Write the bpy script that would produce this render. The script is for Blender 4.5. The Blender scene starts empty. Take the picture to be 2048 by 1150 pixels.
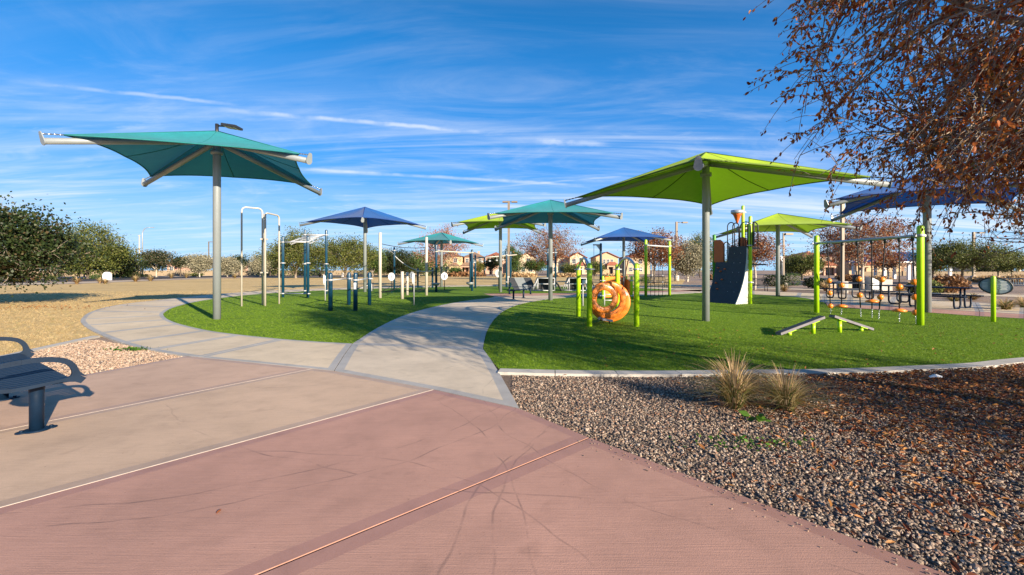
import bpy, bmesh, math, random
import numpy as np
from mathutils import Vector, Matrix

# ------------------------------------------------------------------ camera, sky, sun, exposure
sc = bpy.context.scene
C = sc.collection
R = math.radians
cam = bpy.data.cameras.new('camera'); camo = bpy.data.objects.new('camera', cam); C.objects.link(camo)
cam.lens = 16.0; cam.sensor_width = 36.0; cam.shift_y = -0.0171; cam.clip_end = 3000; cam.clip_start = 0.05
camo.location = (0, 0, 1.4); camo.rotation_euler = (R(90), 0, 0)
sc.camera = camo

SUN_EL, SUN_AZ = R(17.0), math.atan2(0.648, -0.762)          # azimuth measured from +Y towards +X
sun_vec = Vector((math.sin(SUN_AZ)*math.cos(SUN_EL), math.cos(SUN_AZ)*math.cos(SUN_EL), math.sin(SUN_EL)))
sl = bpy.data.lights.new('sun', 'SUN'); sl.energy = 5.0; sl.angle = R(0.5); sl.color = (1.0, 0.85, 0.66)
so = bpy.data.objects.new('sun', sl); C.objects.link(so)
so.rotation_euler = sun_vec.to_track_quat('Z', 'Y').to_euler(); so.location = (30, -30, 40)

sc.view_settings.view_transform = 'Standard'; sc.view_settings.look = 'None'
sc.view_settings.gamma = 1.0; sc.view_settings.exposure = 1.2; sc.view_settings.use_curve_mapping = False
sc.cycles.use_denoising = True
sc.cycles.max_bounces = 6; sc.cycles.transparent_max_bounces = 8

F, H0, CX, CH = 910.0, 540.0, 1024.0, 1.4
def G(u, v, z=0.0):                                           # photo pixel on a level plane
    Y = (CH-z)*F/(v-H0); return Vector(((u-CX)/F*Y, Y, z))
def A(u, v, Y):                                               # photo pixel at a known depth
    return Vector(((u-CX)/F*Y, Y, CH+(H0-v)/F*Y))
def DIR(u, v): return Vector(((u-CX)/F, 1.0, (H0-v)/F)).normalized()

def make_world():
    w = bpy.data.worlds.new('World'); sc.world = w; w.use_nodes = True
    nt = w.node_tree; N = nt.nodes; L = nt.links; N.clear()
    out = N.new('ShaderNodeOutputWorld'); bg = N.new('ShaderNodeBackground'); bg.inputs[1].default_value = 0.066
    sky = N.new('ShaderNodeTexSky'); sky.sky_type = 'NISHITA'; sky.sun_disc = False
    sky.sun_elevation = SUN_EL; sky.sun_rotation = SUN_AZ
    sky.air_density = 1.0; sky.dust_density = 0.5; sky.ozone_density = 3.0; sky.altitude = 400
    hs = N.new('ShaderNodeHueSaturation'); hs.inputs['Saturation'].default_value = 1.4; hs.inputs['Value'].default_value = 1.0
    L.new(sky.outputs[0], hs.inputs['Color'])
    tc = N.new('ShaderNodeTexCoord'); d = tc.outputs['Generated']
    def math_(op, a, b=None, c=None, clamp=False):
        n = N.new('ShaderNodeMath'); n.operation = op; n.use_clamp = clamp
        for i, x in enumerate((a, b, c)):
            if x is None: continue
            if isinstance(x, (int, float)): n.inputs[i].default_value = x
            else: L.new(x, n.inputs[i])
        return n.outputs[0]
    def dot(vec):
        n = N.new('ShaderNodeVectorMath'); n.operation = 'DOT_PRODUCT'; L.new(d, n.inputs[0]); n.inputs[1].default_value = vec
        return n.outputs['Value']
    def ramp(x, a, b):
        n = N.new('ShaderNodeMapRange'); n.interpolation_type = 'SMOOTHSTEP'; L.new(x, n.inputs[0])
        n.inputs[1].default_value = a; n.inputs[2].default_value = b; return n.outputs[0]
    sep = N.new('ShaderNodeSeparateXYZ'); L.new(d, sep.inputs[0])
    zz = math_('ADD', math_('MAXIMUM', sep.outputs[2], 0.0), 0.09)
    px = math_('DIVIDE', sep.outputs[0], zz); py = math_('DIVIDE', sep.outputs[1], zz)
    def layer(rot, sx, sy, scale, det, dist, lo, hi, off):
        cb = N.new('ShaderNodeCombineXYZ'); L.new(px, cb.inputs[0]); L.new(py, cb.inputs[1]); cb.inputs[2].default_value = off
        mp = N.new('ShaderNodeMapping'); mp.inputs['Rotation'].default_value = (0, 0, rot); mp.inputs['Scale'].default_value = (sx, sy, 1)
        L.new(cb.outputs[0], mp.inputs[0])
        no = N.new('ShaderNodeTexNoise'); no.inputs['Scale'].default_value = scale; no.inputs['Detail'].default_value = det
        no.inputs['Roughness'].default_value = 0.62; no.inputs['Distortion'].default_value = dist
        L.new(mp.outputs[0], no.inputs['Vector']); return ramp(no.outputs[0], lo, hi)
    big = layer(R(14), 0.22, 0.9, 0.55, 4, 0.4, 0.44, 0.72, 3.1)       # where cirrus gathers
    fine = layer(R(12), 0.24, 1.9, 1.05, 10, 1.6, 0.38, 0.80, 7.7)      # streaks
    fine2 = layer(R(-38), 0.5, 1.5, 1.3, 10, 1.8, 0.42, 0.86, 1.3)
    veil = math_('ADD', math_('MULTIPLY', fine, math_('ADD', math_('MULTIPLY', big, 0.75), 0.12)), math_('MULTIPLY', fine2, 0.34))
    puff = layer(R(20), 0.9, 2.4, 2.6, 6, 0.5, 0.60, 0.74, 5.5)
    low = math_('SUBTRACT', 1.0, ramp(sep.outputs[2], 0.10, 0.42))
    veil = math_('MULTIPLY', veil, math_('ADD', math_('MULTIPLY', low, 0.95), 0.36))
    veil = math_('ADD', veil, math_('MULTIPLY', math_('MULTIPLY', puff, low), 0.22))
    # contrails: great-circle streaks
    cov = veil
    for (p, q, wd, st, s0, s1) in (((75, 168), (455, 208), .0045, .30, 90, 400), ((470, 222), (950, 264), .006, .42, 70, 900),
                                   ((590, 338), (1180, 372), .005, .40, 60, 500), ((1190, 395), (1560, 330), .004, .26, 80, 300),
                                   ((1080, 284), (1205, 290), .008, .34, 120, 700), ((860, 385), (1330, 345), .003, .22, 50, 300)):
        a, b = DIR(*p), DIR(*q); n = a.cross(b).normalized(); t = (b-a).normalized()
        wob = N.new('ShaderNodeTexNoise'); wob.inputs['Scale'].default_value = s0/4; wob.inputs['Detail'].default_value = 5
        L.new(d, wob.inputs['Vector'])
        dist = math_('ABSOLUTE', math_('ADD', dot(n), math_('MULTIPLY', math_('SUBTRACT', wob.outputs[0], 0.5), wd*1.6)))
        band = math_('SUBTRACT', 1.0, ramp(dist, wd*0.1, wd))
        al = dot(t); ta, tb = a.dot(t), b.dot(t); e = (tb-ta)*0.18
        band = math_('MULTIPLY', band, math_('MULTIPLY', ramp(al, ta-e, ta+e), math_('SUBTRACT', 1.0, ramp(al, tb-e, tb+e))))
        band = math_('MULTIPLY', band, math_('MULTIPLY', ramp(wob.outputs[0], 0.3, 0.65), st))
        cov = math_('ADD', cov, band)
    up = ramp(sep.outputs[2], 0.0, 0.05)
    cov = math_('MULTIPLY', math_('MINIMUM', cov, 0.85), up)
    az = N.new('ShaderNodeMix'); az.data_type = 'RGBA'; L.new(hs.outputs[0], az.inputs[6]); az.inputs[7].default_value = (.55, 2.6, 7.3, 1)
    L.new(math_('ADD', math_('MULTIPLY', math_('SUBTRACT', 1.0, ramp(sep.outputs[2], 0.05, 0.62)), 0.6), .12), az.inputs[0])
    hz = N.new('ShaderNodeMix'); hz.data_type = 'RGBA'; L.new(az.outputs[2], hz.inputs[6]); hz.inputs[7].default_value = (3.4, 5.6, 7.6, 1)
    L.new(math_('MULTIPLY', math_('SUBTRACT', 1.0, ramp(sep.outputs[2], 0.0, 0.22)), 0.8), hz.inputs[0])
    mix = N.new('ShaderNodeMix'); mix.data_type = 'RGBA'; L.new(cov, mix.inputs[0]); L.new(hz.outputs[2], mix.inputs[6])
    mix.inputs[7].default_value = (6.6, 6.9, 7.4, 1)
    L.new(mix.outputs[2], bg.inputs[0]); L.new(bg.outputs[0], out.inputs[0])
make_world()

random.seed(7); rng = np.random.default_rng(11)

# ------------------------------------------------------------------ materials
MAT = {}
def nodes_of(name):
    m = bpy.data.materials.new(name); m.use_nodes = True; nt = m.node_tree
    return m, nt, nt.nodes, nt.links, nt.nodes['Principled BSDF']
def setc(sock, v): sock.default_value = tuple(v)+((1,) if len(v) == 3 else ())
def noise_n(N, L, vec, scale, detail=4, rough=0.55, dist=0.0):
    n = N.new('ShaderNodeTexNoise'); n.inputs['Scale'].default_value = scale; n.inputs['Detail'].default_value = detail
    n.inputs['Roughness'].default_value = rough; n.inputs['Distortion'].default_value = dist
    if vec is not None: L.new(vec, n.inputs['Vector'])
    return n.outputs[0]
def ramp_n(N, L, fac, stops, interp='LINEAR'):
    n = N.new('ShaderNodeValToRGB'); n.color_ramp.interpolation = interp; els = n.color_ramp.elements
    while len(els) > 1: els.remove(els[-1])
    els[0].position = stops[0][0]; els[0].color = tuple(stops[0][1])+(1,)
    for p, c in stops[1:]:
        e = els.new(p); e.color = tuple(c)+(1,)
    L.new(fac, n.inputs[0]); return n.outputs[0]
def mixc(N, L, fac, a, b, mode='MIX'):
    n = N.new('ShaderNodeMix'); n.data_type = 'RGBA'; n.blend_type = mode
    for sock, x in ((n.inputs[0], fac), (n.inputs[6], a), (n.inputs[7], b)):
        if isinstance(x, (int, float)): sock.default_value = x
        elif isinstance(x, tuple): setc(sock, x)
        else: L.new(x, sock)
    return n.outputs[2]
def mth(N, L, op, a, b=None, clamp=False):
    n = N.new('ShaderNodeMath'); n.operation = op; n.use_clamp = clamp
    for i, x in enumerate((a, b)):
        if x is None: continue
        if isinstance(x, (int, float)): n.inputs[i].default_value = x
        else: L.new(x, n.inputs[i])
    return n.outputs[0]
def bump_n(N, L, h, strength, dist=0.01):
    n = N.new('ShaderNodeBump'); n.inputs['Strength'].default_value = strength; n.inputs['Distance'].default_value = dist
    L.new(h, n.inputs['Height']); return n.outputs[0]
def pos_n(N): return N.new('ShaderNodeNewGeometry').outputs['Position']
def scale_col(c, k): return tuple(min(1, x*k) for x in c)

def plain(name, col, rough=0.5, metal=0.0, var=0.15, scale=6.0, bump=0.0, bscale=80.0, coat=0.0):
    if name in MAT: return MAT[name]
    m, nt, N, L, B = nodes_of(name); p = pos_n(N)
    f = noise_n(N, L, p, scale, 5, 0.6)
    c = ramp_n(N, L, f, [(0.3, scale_col(col, 1-var)), (0.55, col), (0.75, scale_col(col, 1+var*0.7))])
    L.new(c, B.inputs['Base Color']); B.inputs['Metallic'].default_value = metal
    r = N.new('ShaderNodeMapRange'); L.new(f, r.inputs[0]); r.inputs[3].default_value = max(0.05, rough-0.1); r.inputs[4].default_value = min(1, rough+0.12)
    L.new(r.outputs[0], B.inputs['Roughness'])
    if coat: B.inputs['Coat Weight'].default_value = coat; B.inputs['Coat Roughness'].default_value = 0.2
    if bump: L.new(bump_n(N, L, noise_n(N, L, p, bscale, 3), bump, 0.01), B.inputs['Normal'])
    MAT[name] = m; return m

ARCS = [(-3.2, 5.9, 3.35, .012), (-2.95, 5.6, 3.2, .010), (2.6, 2.1, 2.9, .012), (2.9, 2.4, 3.0, .010), (-1.7, 1.2, 2.25, .010),
        (3.3, 5.2, 3.6, .009), (-4.8, 2.0, 4.9, .009), (1.0, 9.0, 6.3, .012), (-3.0, 7.9, 2.6, .016), (-.2, 11.5, 1.3, .03)]
def concrete(name, col, broom=0.0, border=False, marks=0.0, ang=0.0):
    if name in MAT: return MAT[name]
    m, nt, N, L, B = nodes_of(name); p = pos_n(N)
    big = noise_n(N, L, p, 0.55, 6, 0.6, 0.3); mid = noise_n(N, L, p, 3.5, 6, 0.65); fine = noise_n(N, L, p, 140, 3, 0.6)
    c = ramp_n(N, L, big, [(0.28, scale_col(col, .80)), (0.5, col), (0.72, scale_col(col, 1.16))])
    c = mixc(N, L, 0.55, c, ramp_n(N, L, mid, [(0.3, (.78, .78, .78)), (.55, (1, 1, 1)), (.8, (1.0, .98, .95))]), 'MULTIPLY')
    c = mixc(N, L, 0.6, c, ramp_n(N, L, fine, [(0.3, (.82, .82, .82)), (.6, (1, 1, 1))]), 'MULTIPLY')
    st = noise_n(N, L, p, 1.9, 4, 0.6, 1.2)                       # scattered darker stains
    c = mixc(N, L, ramp_n(N, L, st, [(.60, (0, 0, 0)), (.74, (.34, .34, .34))]), c, scale_col(col, .45))
    sp = noise_n(N, L, p, 38, 2, 0.5)                             # small droplets
    c = mixc(N, L, ramp_n(N, L, sp, [(.735, (0, 0, 0)), (.75, (.45, .45, .45))]), c, scale_col(col, .3))
    if marks:
        sepn = N.new('ShaderNodeSeparateXYZ'); L.new(p, sepn.inputs[0]); tot = None
        wob = noise_n(N, L, p, 1.1, 2); brk = noise_n(N, L, p, 2.4, 5, .7)
        for (x, y, r, w) in ARCS:
            dx = mth(N, L, 'SUBTRACT', sepn.outputs[0], x); dy = mth(N, L, 'SUBTRACT', sepn.outputs[1], y)
            dd = mth(N, L, 'SQRT', mth(N, L, 'ADD', mth(N, L, 'MULTIPLY', dx, dx), mth(N, L, 'MULTIPLY', dy, dy)))
            dd = mth(N, L, 'ADD', dd, mth(N, L, 'MULTIPLY', wob, .25))
            q = mth(N, L, 'ABSOLUTE', mth(N, L, 'SUBTRACT', dd, r+.12))
            q = mth(N, L, 'SUBTRACT', 1.0, mth(N, L, 'DIVIDE', q, w), clamp=True)
            tot = q if tot is None else mth(N, L, 'MAXIMUM', tot, q)
        k = mth(N, L, 'MULTIPLY', tot, ramp_n(N, L, brk, [(.42, (0, 0, 0)), (.62, (1, 1, 1))]))
        c = mixc(N, L, mth(N, L, 'MULTIPLY', k, marks), c, (.05, .04, .04))
    L.new(c, B.inputs['Base Color'])
    B.inputs['Roughness'].default_value = 0.55 if border else 0.85
    h = mth(N, L, 'ADD', mth(N, L, 'MULTIPLY', fine, .6), mid)
    if broom:
        mp = N.new('ShaderNodeMapping'); mp.inputs['Rotation'].default_value = (0, 0, ang); mp.inputs['Scale'].default_value = (3, 170, 1)
        L.new(p, mp.inputs[0]); b = noise_n(N, L, mp.outputs[0], 1.0, 3, .6)
        c2 = mixc(N, L, .5, c, ramp_n(N, L, b, [(.35, (.8, .8, .8)), (.6, (1.06, 1.06, 1.06))]), 'MULTIPLY')
        L.new(c2, B.inputs['Base Color'])
        h = mth(N, L, 'ADD', mth(N, L, 'MULTIPLY', b, broom), h)
    L.new(bump_n(N, L, h, 0.35 if not border else .12, 0.006), B.inputs['Normal'])
    MAT[name] = m; return m

def groundmat(name, stops, scale, fine_scale, rough=0.95, bump=.6, dist=.03, bigscale=.12, bigmul=.8):
    if name in MAT: return MAT[name]
    m, nt, N, L, B = nodes_of(name); p = pos_n(N)
    a = noise_n(N, L, p, scale, 6, .65); b = noise_n(N, L, p, fine_scale, 3, .7)
    f = mth(N, L, 'ADD', mth(N, L, 'MULTIPLY', a, .5), mth(N, L, 'MULTIPLY', b, .5))
    c = ramp_n(N, L, f, stops)
    g = noise_n(N, L, p, bigscale, 4, .6, .4)
    c = mixc(N, L, 1.0, c, ramp_n(N, L, g, [(.3, (bigmul,)*3), (.65, (1.08,)*3)]), 'MULTIPLY')
    L.new(c, B.inputs['Base Color']); B.inputs['Roughness'].default_value = rough
    B.inputs['Specular IOR Level'].default_value = .2
    L.new(bump_n(N, L, b, bump, dist), B.inputs['Normal']); MAT[name] = m; return m

def leafmat(name, stops, trans=.35, rough=.55, inst=False):
    if name in MAT: return MAT[name]
    m, nt, N, L, B = nodes_of(name)
    if inst:
        at = N.new('ShaderNodeAttribute'); at.attribute_type = 'INSTANCER'; at.attribute_name = 'rnd'; f = at.outputs['Fac']
    else: f = N.new('ShaderNodeNewGeometry').outputs['Random Per Island']
    c = ramp_n(N, L, f, stops); L.new(c, B.inputs['Base Color']); B.inputs['Roughness'].default_value = rough
    B.inputs['Specular IOR Level'].default_value = .3
    if trans:
        t = N.new('ShaderNodeBsdfTranslucent'); L.new(c, t.inputs[0]); mx = N.new('ShaderNodeMixShader'); mx.inputs[0].default_value = trans
        L.new(B.outputs[0], mx.inputs[1]); L.new(t.outputs[0], mx.inputs[2]); L.new(mx.outputs[0], N['Material Output'].inputs[0])
    MAT[name] = m; return m

def fabric(name, col, tcol):
    m, nt, N, L, B = nodes_of(name); p = pos_n(N)
    a = noise_n(N, L, p, .9, 5, .6, .5); st = noise_n(N, L, p, 7, 4)
    c = ramp_n(N, L, a, [(.3, scale_col(col, .82)), (.6, col), (.8, scale_col(col, 1.15))])
    c = mixc(N, L, .3, c, ramp_n(N, L, st, [(.35, (.75, .75, .75)), (.65, (1.05, 1.05, 1.05))]), 'MULTIPLY')
    L.new(c, B.inputs['Base Color']); B.inputs['Roughness'].default_value = .8; B.inputs['Sheen Weight'].default_value = .1
    wv = noise_n(N, L, p, 260, 2); L.new(bump_n(N, L, wv, .25, .004), B.inputs['Normal'])
    t = N.new('ShaderNodeBsdfTranslucent'); setc(t.inputs[0], tcol); mx = N.new('ShaderNodeMixShader'); mx.inputs[0].default_value = .33
    L.new(B.outputs[0], mx.inputs[1]); L.new(t.outputs[0], mx.inputs[2]); L.new(mx.outputs[0], N['Material Output'].inputs[0])
    MAT[name] = m; return m

fabric('teal_fabric', (.016, .34, .38), (.002, .08, .19)); fabric('blue_fabric', (.003, .125, .44), (.002, .05, .28)); fabric('green_fabric', (.46, .66, .012), (.20, .40, .012))
fabric('darkgreen_fabric', (.38, .60, .012), (.22, .46, .015))
M_POST = plain('galvanised_grey', (.27, .30, .31), .42, .25, .06, 3)
M_CREAM = plain('cream_steel', (.47, .43, .36), .45, 0, .06, 4)
M_WHITE = plain('white_steel', (.46, .47, .48), .4, .1, .06, 6)
M_NAVY = plain('navy_blue_paint', (.003, .015, .038), .5, 0, .2, 9); M_NAVY.node_tree.nodes['Principled BSDF'].inputs['Specular IOR Level'].default_value = .22
M_TEALP = plain('deep_blue_post', (.005, .048, .095), .35, 0, .15, 4, coat=.25)
M_LIME = plain('lime_paint', (.40, .66, .012), .38, 0, .10, 5, coat=.25)
M_BLACK = plain('black_steel', (.018, .019, .022), .45, 0, .2, 12)
M_DARK = plain('charcoal_panel', (.040, .044, .052), .6, 0, .25, 7, .15, 60)
M_GREY = plain('grey_panel', (.20, .22, .23), .6, 0, .15, 7)
M_LIGHTP = plain('pale_side_panel', (.55, .54, .50), .6, 0, .08, 5)
M_ORANGE = plain('orange_plastic', (.88, .235, .02), .4, 0, .05, 3, coat=.2)
M_DORANGE = plain('burnt_orange_panel', (.62, .12, .015), .45, 0, .12, 6)
M_ROPE = plain('black_rope', (.012, .012, .013), .8, 0, .3, 90, .4, 300)
M_TUBE = plain('chrome_tube', (.42, .46, .50), .25, .8, .08, 9)
M_DECKB = plain('grey_beam_top', (.16, .15, .17), .7, 0, .2, 16)
M_BRONZE = plain('bronze_pole', (.20, .16, .12), .5, .2, .12, 5)
M_STEELL = plain('lamp_grey', (.45, .48, .50), .4, .5, .08, 4)
M_SIGNW = plain('sign_white', (.78, .78, .77), .5, 0, .05, 8)
M_SIGNB = plain('sign_blue_grey', (.20, .25, .31), .45, 0, .15, 20)
M_BARK = plain('grey_bark', (.26, .21, .16), .9, 0, .35, 14, .6, 60)
M_BARKP = plain('pale_bark', (.46, .40, .33), .9, 0, .3, 10, .5, 50)
M_BARKD = plain('dark_bark', (.10, .075, .055), .9, 0, .35, 14, .6, 60)
M_ASPH = groundmat('asphalt', [(.35, (.035, .036, .04)), (.65, (.07, .07, .075))], 3, 60, .9, .3, .01)
M_DGRAVEL = groundmat('desert_gravel', [(.3, (.17, .115, .085)), (.5, (.33, .24, .18)), (.68, (.46, .37, .30))], 2.5, 22, .95, .8, .03)
M_RGRAVEL = groundmat('gravel_bed', [(.3, (.07, .05, .04)), (.5, (.17, .125, .095)), (.7, (.28, .22, .17))], 20, 60, .95, 1, .02)
M_LAWN = groundmat('dry_lawn', [(.28, (.40, .27, .11)), (.5, (.58, .41, .18)), (.7, (.70, .53, .27))], 1.4, 26, .95, .5, .03, .10, .84)
M_TURF = groundmat('turf_base', [(.3, (.055, .11, .004)), (.5, (.115, .21, .008)), (.7, (.18, .30, .015))], 2.2, 70, .9, .6, .02, .22, .72)
M_CONC = concrete('light_concrete', (.64, .52, .36), .7, ang=R(35)); M_CONCB = concrete('light_concrete_edge', (.42, .39, .34), border=True)
M_CONCM = concrete('light_concrete_marked', (.62, .515, .38), .7, marks=.35, ang=R(-20))
M_TAN = concrete('tan_concrete', (.56, .395, .27), .8, marks=.25, ang=R(25)); M_TANB = concrete('tan_concrete_edge', (.45, .32, .225), border=True)
M_TPINK = concrete('rose_tan_concrete', (.54, .365, .26), .8, ang=R(25)); M_TPINKB = concrete('rose_tan_edge', (.45, .305, .22), border=True)
M_PINK = concrete('pink_concrete', (.48, .268, .20), .9, marks=.55, ang=R(25)); M_PINKB = concrete('pink_concrete_edge', (.415, .222, .165), border=True, marks=.4)
M_KERB = concrete('kerb_concrete', (.48, .45, .40), border=False)
M_SEAL = plain('pale_joint_sealant', (.62, .52, .42), .8, 0, .15, 20)

# ------------------------------------------------------------------ mesh helpers
ORG = {}
class MB:
    def __init__(s): s.v = []; s.f = []; s.mi = []; s.sm = []
    def add(s, vs, fs, mi=0, smooth=False):
        o = len(s.v); s.v += [tuple(x) for x in vs]
        for f in fs: s.f.append(tuple(i+o for i in f)); s.mi.append(mi); s.sm.append(smooth)
        return s
    def box(s, c, size, M=None, mi=0):
        c = Vector(c); hx, hy, hz = (x/2 for x in size); vs = []
        for z in (-hz, hz):
            for x, y in ((-hx, -hy), (hx, -hy), (hx, hy), (-hx, hy)):
                p = Vector((x, y, z)); p = M @ p if M is not None else p; vs.append(c+p)
        return s.add(vs, [(3, 2, 1, 0), (4, 5, 6, 7), (0, 1, 5, 4), (1, 2, 6, 5), (2, 3, 7, 6), (3, 0, 4, 7)], mi)
    def tube(s, pts, r, n=10, mi=0, smooth=True, closed=False):
        pts = [Vector(p) for p in pts]; k = len(pts); rs = r if isinstance(r, (list, tuple)) else [r]*k
        vs = []; fs = []; ref = None
        for i, p in enumerate(pts):
            if closed: t = (pts[(i+1) % k]-pts[i-1]).normalized()
            else: t = (pts[min(i+1, k-1)]-pts[max(i-1, 0)]).normalized()
            if ref is None: ref = Vector((0, 0, 1)) if abs(t.z) < .9 else Vector((1, 0, 0))
            a = (ref-t*ref.dot(t)).normalized(); b = t.cross(a); ref = a
            for j in range(n):
                th = 2*math.pi*j/n; vs.append(p+(a*math.cos(th)+b*math.sin(th))*rs[i])
        for i in range(k if closed else k-1):
            for j in range(n):
                i2 = (i+1) % k
                fs.append((i*n+j, i*n+(j+1) % n, i2*n+(j+1) % n, i2*n+j))
        s.add(vs, fs, mi, smooth)
        if not closed:
            o = len(s.v)-len(vs)
            s.f.append(tuple(o+j for j in reversed(range(n)))); s.mi.append(mi); s.sm.append(False)
            s.f.append(tuple(o+(k-1)*n+j for j in range(n))); s.mi.append(mi); s.sm.append(False)
        return s
    def lathe(s, prof, c, n=16, mi=0, M=None, smooth=True):
        c = Vector(c); vs = []; fs = []; k = len(prof)
        for r, z in prof:
            for j in range(n):
                th = 2*math.pi*j/n; p = Vector((r*math.cos(th), r*math.sin(th), z)); vs.append(c+(M @ p if M is not None else p))
        for i in range(k-1):
            for j in range(n): fs.append((i*n+j, i*n+(j+1) % n, (i+1)*n+(j+1) % n, (i+1)*n+j))
        fs.append(tuple(reversed(range(n)))); fs.append(tuple((k-1)*n+j for j in range(n)))
        return s.add(vs, fs, mi, smooth)
    def post(s, p, h, r=.064, n=14, mi=0):
        return s.lathe([(r, 0), (r, h-r*.9), (r*.9, h-r*.42), (r*.62, h-r*.12), (r*.25, h), (.002, h+.001)], p, n, mi)
    def sphere(s, c, r, n=14, mi=0, sz=1.0):
        k = 8; return s.lathe([(max(.001, r*math.sin(math.pi*i/k)), -r*sz*math.cos(math.pi*i/k)) for i in range(k+1)], c, n, mi)
    def prism(s, poly, z0, z1, mi=0):
        n = len(poly); vs = [(p[0], p[1], z0) for p in poly]+[(p[0], p[1], z1) for p in poly]
        return s.add(vs, [tuple(reversed(range(n))), tuple(range(n, 2*n))]+[(i, (i+1) % n, n+(i+1) % n, n+i) for i in range(n)], mi)
    def extrude(s, pts, d, mi=0):                           # any planar polygon swept by vector d
        n = len(pts); d = Vector(d); vs = [Vector(p) for p in pts]; vs = vs+[p+d for p in vs]
        return s.add(vs, [tuple(reversed(range(n))), tuple(range(n, 2*n))]+[(i, (i+1) % n, n+(i+1) % n, n+i) for i in range(n)], mi)
    def mesh(s, name, mats, org):
        me = bpy.data.meshes.new(name); o = Vector(org)
        me.from_pydata([(x[0]-o.x, x[1]-o.y, x[2]-o.z) for x in s.v], [], s.f)
        for m in (mats if isinstance(mats, (list, tuple)) else [mats]): me.materials.append(m)
        me.polygons.foreach_set('material_index', s.mi); me.polygons.foreach_set('use_smooth', s.sm)
        bm = bmesh.new(); bm.from_mesh(me); bmesh.ops.recalc_face_normals(bm, faces=bm.faces); bm.to_mesh(me); bm.free()
        return me
    def build(s, name, mats, parent=None, org=(0, 0, 0), **kw):
        if parent is not None: org = ORG[parent.name]
        ob = bpy.data.objects.new(name, s.mesh(name, mats, org)); C.objects.link(ob)
        if parent is not None: ob.parent = parent
        else: ob.location = org
        ORG[ob.name] = Vector(org)
        for k, v in kw.items(): ob[k] = v
        return ob
def thing(name, label, cat, loc, group=None):
    e = bpy.data.objects.new(name, None); C.objects.link(e); e.location = loc; e.empty_display_size = .2
    e['label'] = label; e['category'] = cat
    if group: e['group'] = group
    ORG[e.name] = Vector(loc); return e
def np_object(name, V, Q, mats, parent=None, org=(0, 0, 0), mi=None):
    if parent is not None: org = ORG[parent.name]
    V = np.asarray(V, dtype=np.float32)-np.array(org, dtype=np.float32); Q = np.asarray(Q, dtype=np.int32); k = Q.shape[1]
    me = bpy.data.meshes.new(name); me.vertices.add(len(V)); me.vertices.foreach_set('co', V.ravel())
    me.loops.add(Q.size); me.loops.foreach_set('vertex_index', Q.ravel()); me.polygons.add(len(Q))
    me.polygons.foreach_set('loop_start', np.arange(len(Q), dtype=np.int32)*k)
    for m in mats: me.materials.append(m)
    if mi is not None: me.polygons.foreach_set('material_index', mi)
    me.update(calc_edges=True)
    ob = bpy.data.objects.new(name, me); C.objects.link(ob)
    if parent is not None: ob.parent = parent
    else: ob.location = org
    ORG[ob.name] = Vector(org); return ob
def rotz(a): return Matrix.Rotation(a, 3, 'Z')
def frame(d):                                                # 3x3 with +Z along d
    d = Vector(d).normalized(); return d.to_track_quat('Z', 'Y').to_matrix()
def catmull(pts, sub=5):
    P = [Vector(p) for p in pts]; P = [P[0]*2-P[1]]+P+[P[-1]*2-P[-2]]; out = []
    for i in range(1, len(P)-2):
        for k in range(sub):
            t = k/sub; a, b, c, d = P[i-1], P[i], P[i+1], P[i+2]
            out.append(.5*((2*b)+(c-a)*t+(2*a-5*b+4*c-d)*t*t+(3*b-a-3*c+d)*t**3))
    return out+[P[-2]]
def arc(c, r, a0, a1, u, w, n=10):
    c, u, w = Vector(c), Vector(u), Vector(w)
    return [c+u*(r*math.cos(a0+(a1-a0)*i/n))+w*(r*math.sin(a0+(a1-a0)*i/n)) for i in range(n+1)]

# ------------------------------------------------------------------ ground, roads, paths
def sheet(name, poly, z, mat, kind='structure', label=None, cat=None, thick=None):
    bm = bmesh.new(); f = bm.faces.new([bm.verts.new((p[0], p[1], z)) for p in poly]); f.normal_update()
    if f.normal.z < 0: f.normal_flip()
    bmesh.ops.triangulate(bm, faces=[f])
    me = bpy.data.meshes.new(name); bm.to_mesh(me); bm.free(); me.materials.append(mat)
    o = bpy.data.objects.new(name, me); C.objects.link(o); o['kind'] = kind; ORG[o.name] = Vector((0, 0, 0))
    if label: o['label'] = label
    if cat: o['category'] = cat
    return o
def px(lst): return [G(u, v) for u, v in lst]

sheet('ground', [(-900, -300), (900, -300), (900, 1500), (-900, 1500)], -.004, M_DGRAVEL, label='wide tan desert gravel ground around the park', cat='ground')
inner = [(565, 681), (480, 672), (415, 663), (360, 650), (337, 641), (328, 633), (330, 626), (350, 615.5), (395, 604), (455, 595), (520, 588.5),
         (600, 583.5), (690, 579.3), (780, 576.7), (890, 574), (1000, 572.7), (1160, 574), (1285, 577), (1345, 580.5), (1400, 584)]
outer = [(397, 718), (300, 703), (243, 688), (195, 669), (168, 653), (162, 640), (185, 624), (235, 611.5), (310, 602), (390, 593.5), (470, 586.5),
         (560, 581), (660, 577.2), (760, 574.7), (880, 572), (1000, 570.7), (1160, 571.5), (1290, 574), (1350, 577), (1410, 579)]
lawn = px([(183, 676), (600, 640), (900, 590), (1360, 575), (1370, 560), (1340, 553.5), (1000, 552), (700, 552.6), (430, 556.8), (300, 562), (160, 567.5), (0, 571.5), (-300, 580)])+[Vector((-70, 20, 0)), G(-400, 806), G(4, 716)]
sheet('lawn', lawn, .002, M_LAWN, label='dry tan winter lawn stretching behind the playground', cat='lawn')
road = px([(-400, 575), (0, 566), (160, 562.6), (430, 554.6), (700, 551.2), (1000, 549.6), (1400, 549), (1400, 548), (1000, 548.3), (700, 549.5), (430, 552.2), (200, 556.3), (0, 558.3), (-400, 562)])
sheet('road', road, .006, M_ASPH, label='dark asphalt road beyond the dry lawn', cat='road')
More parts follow.
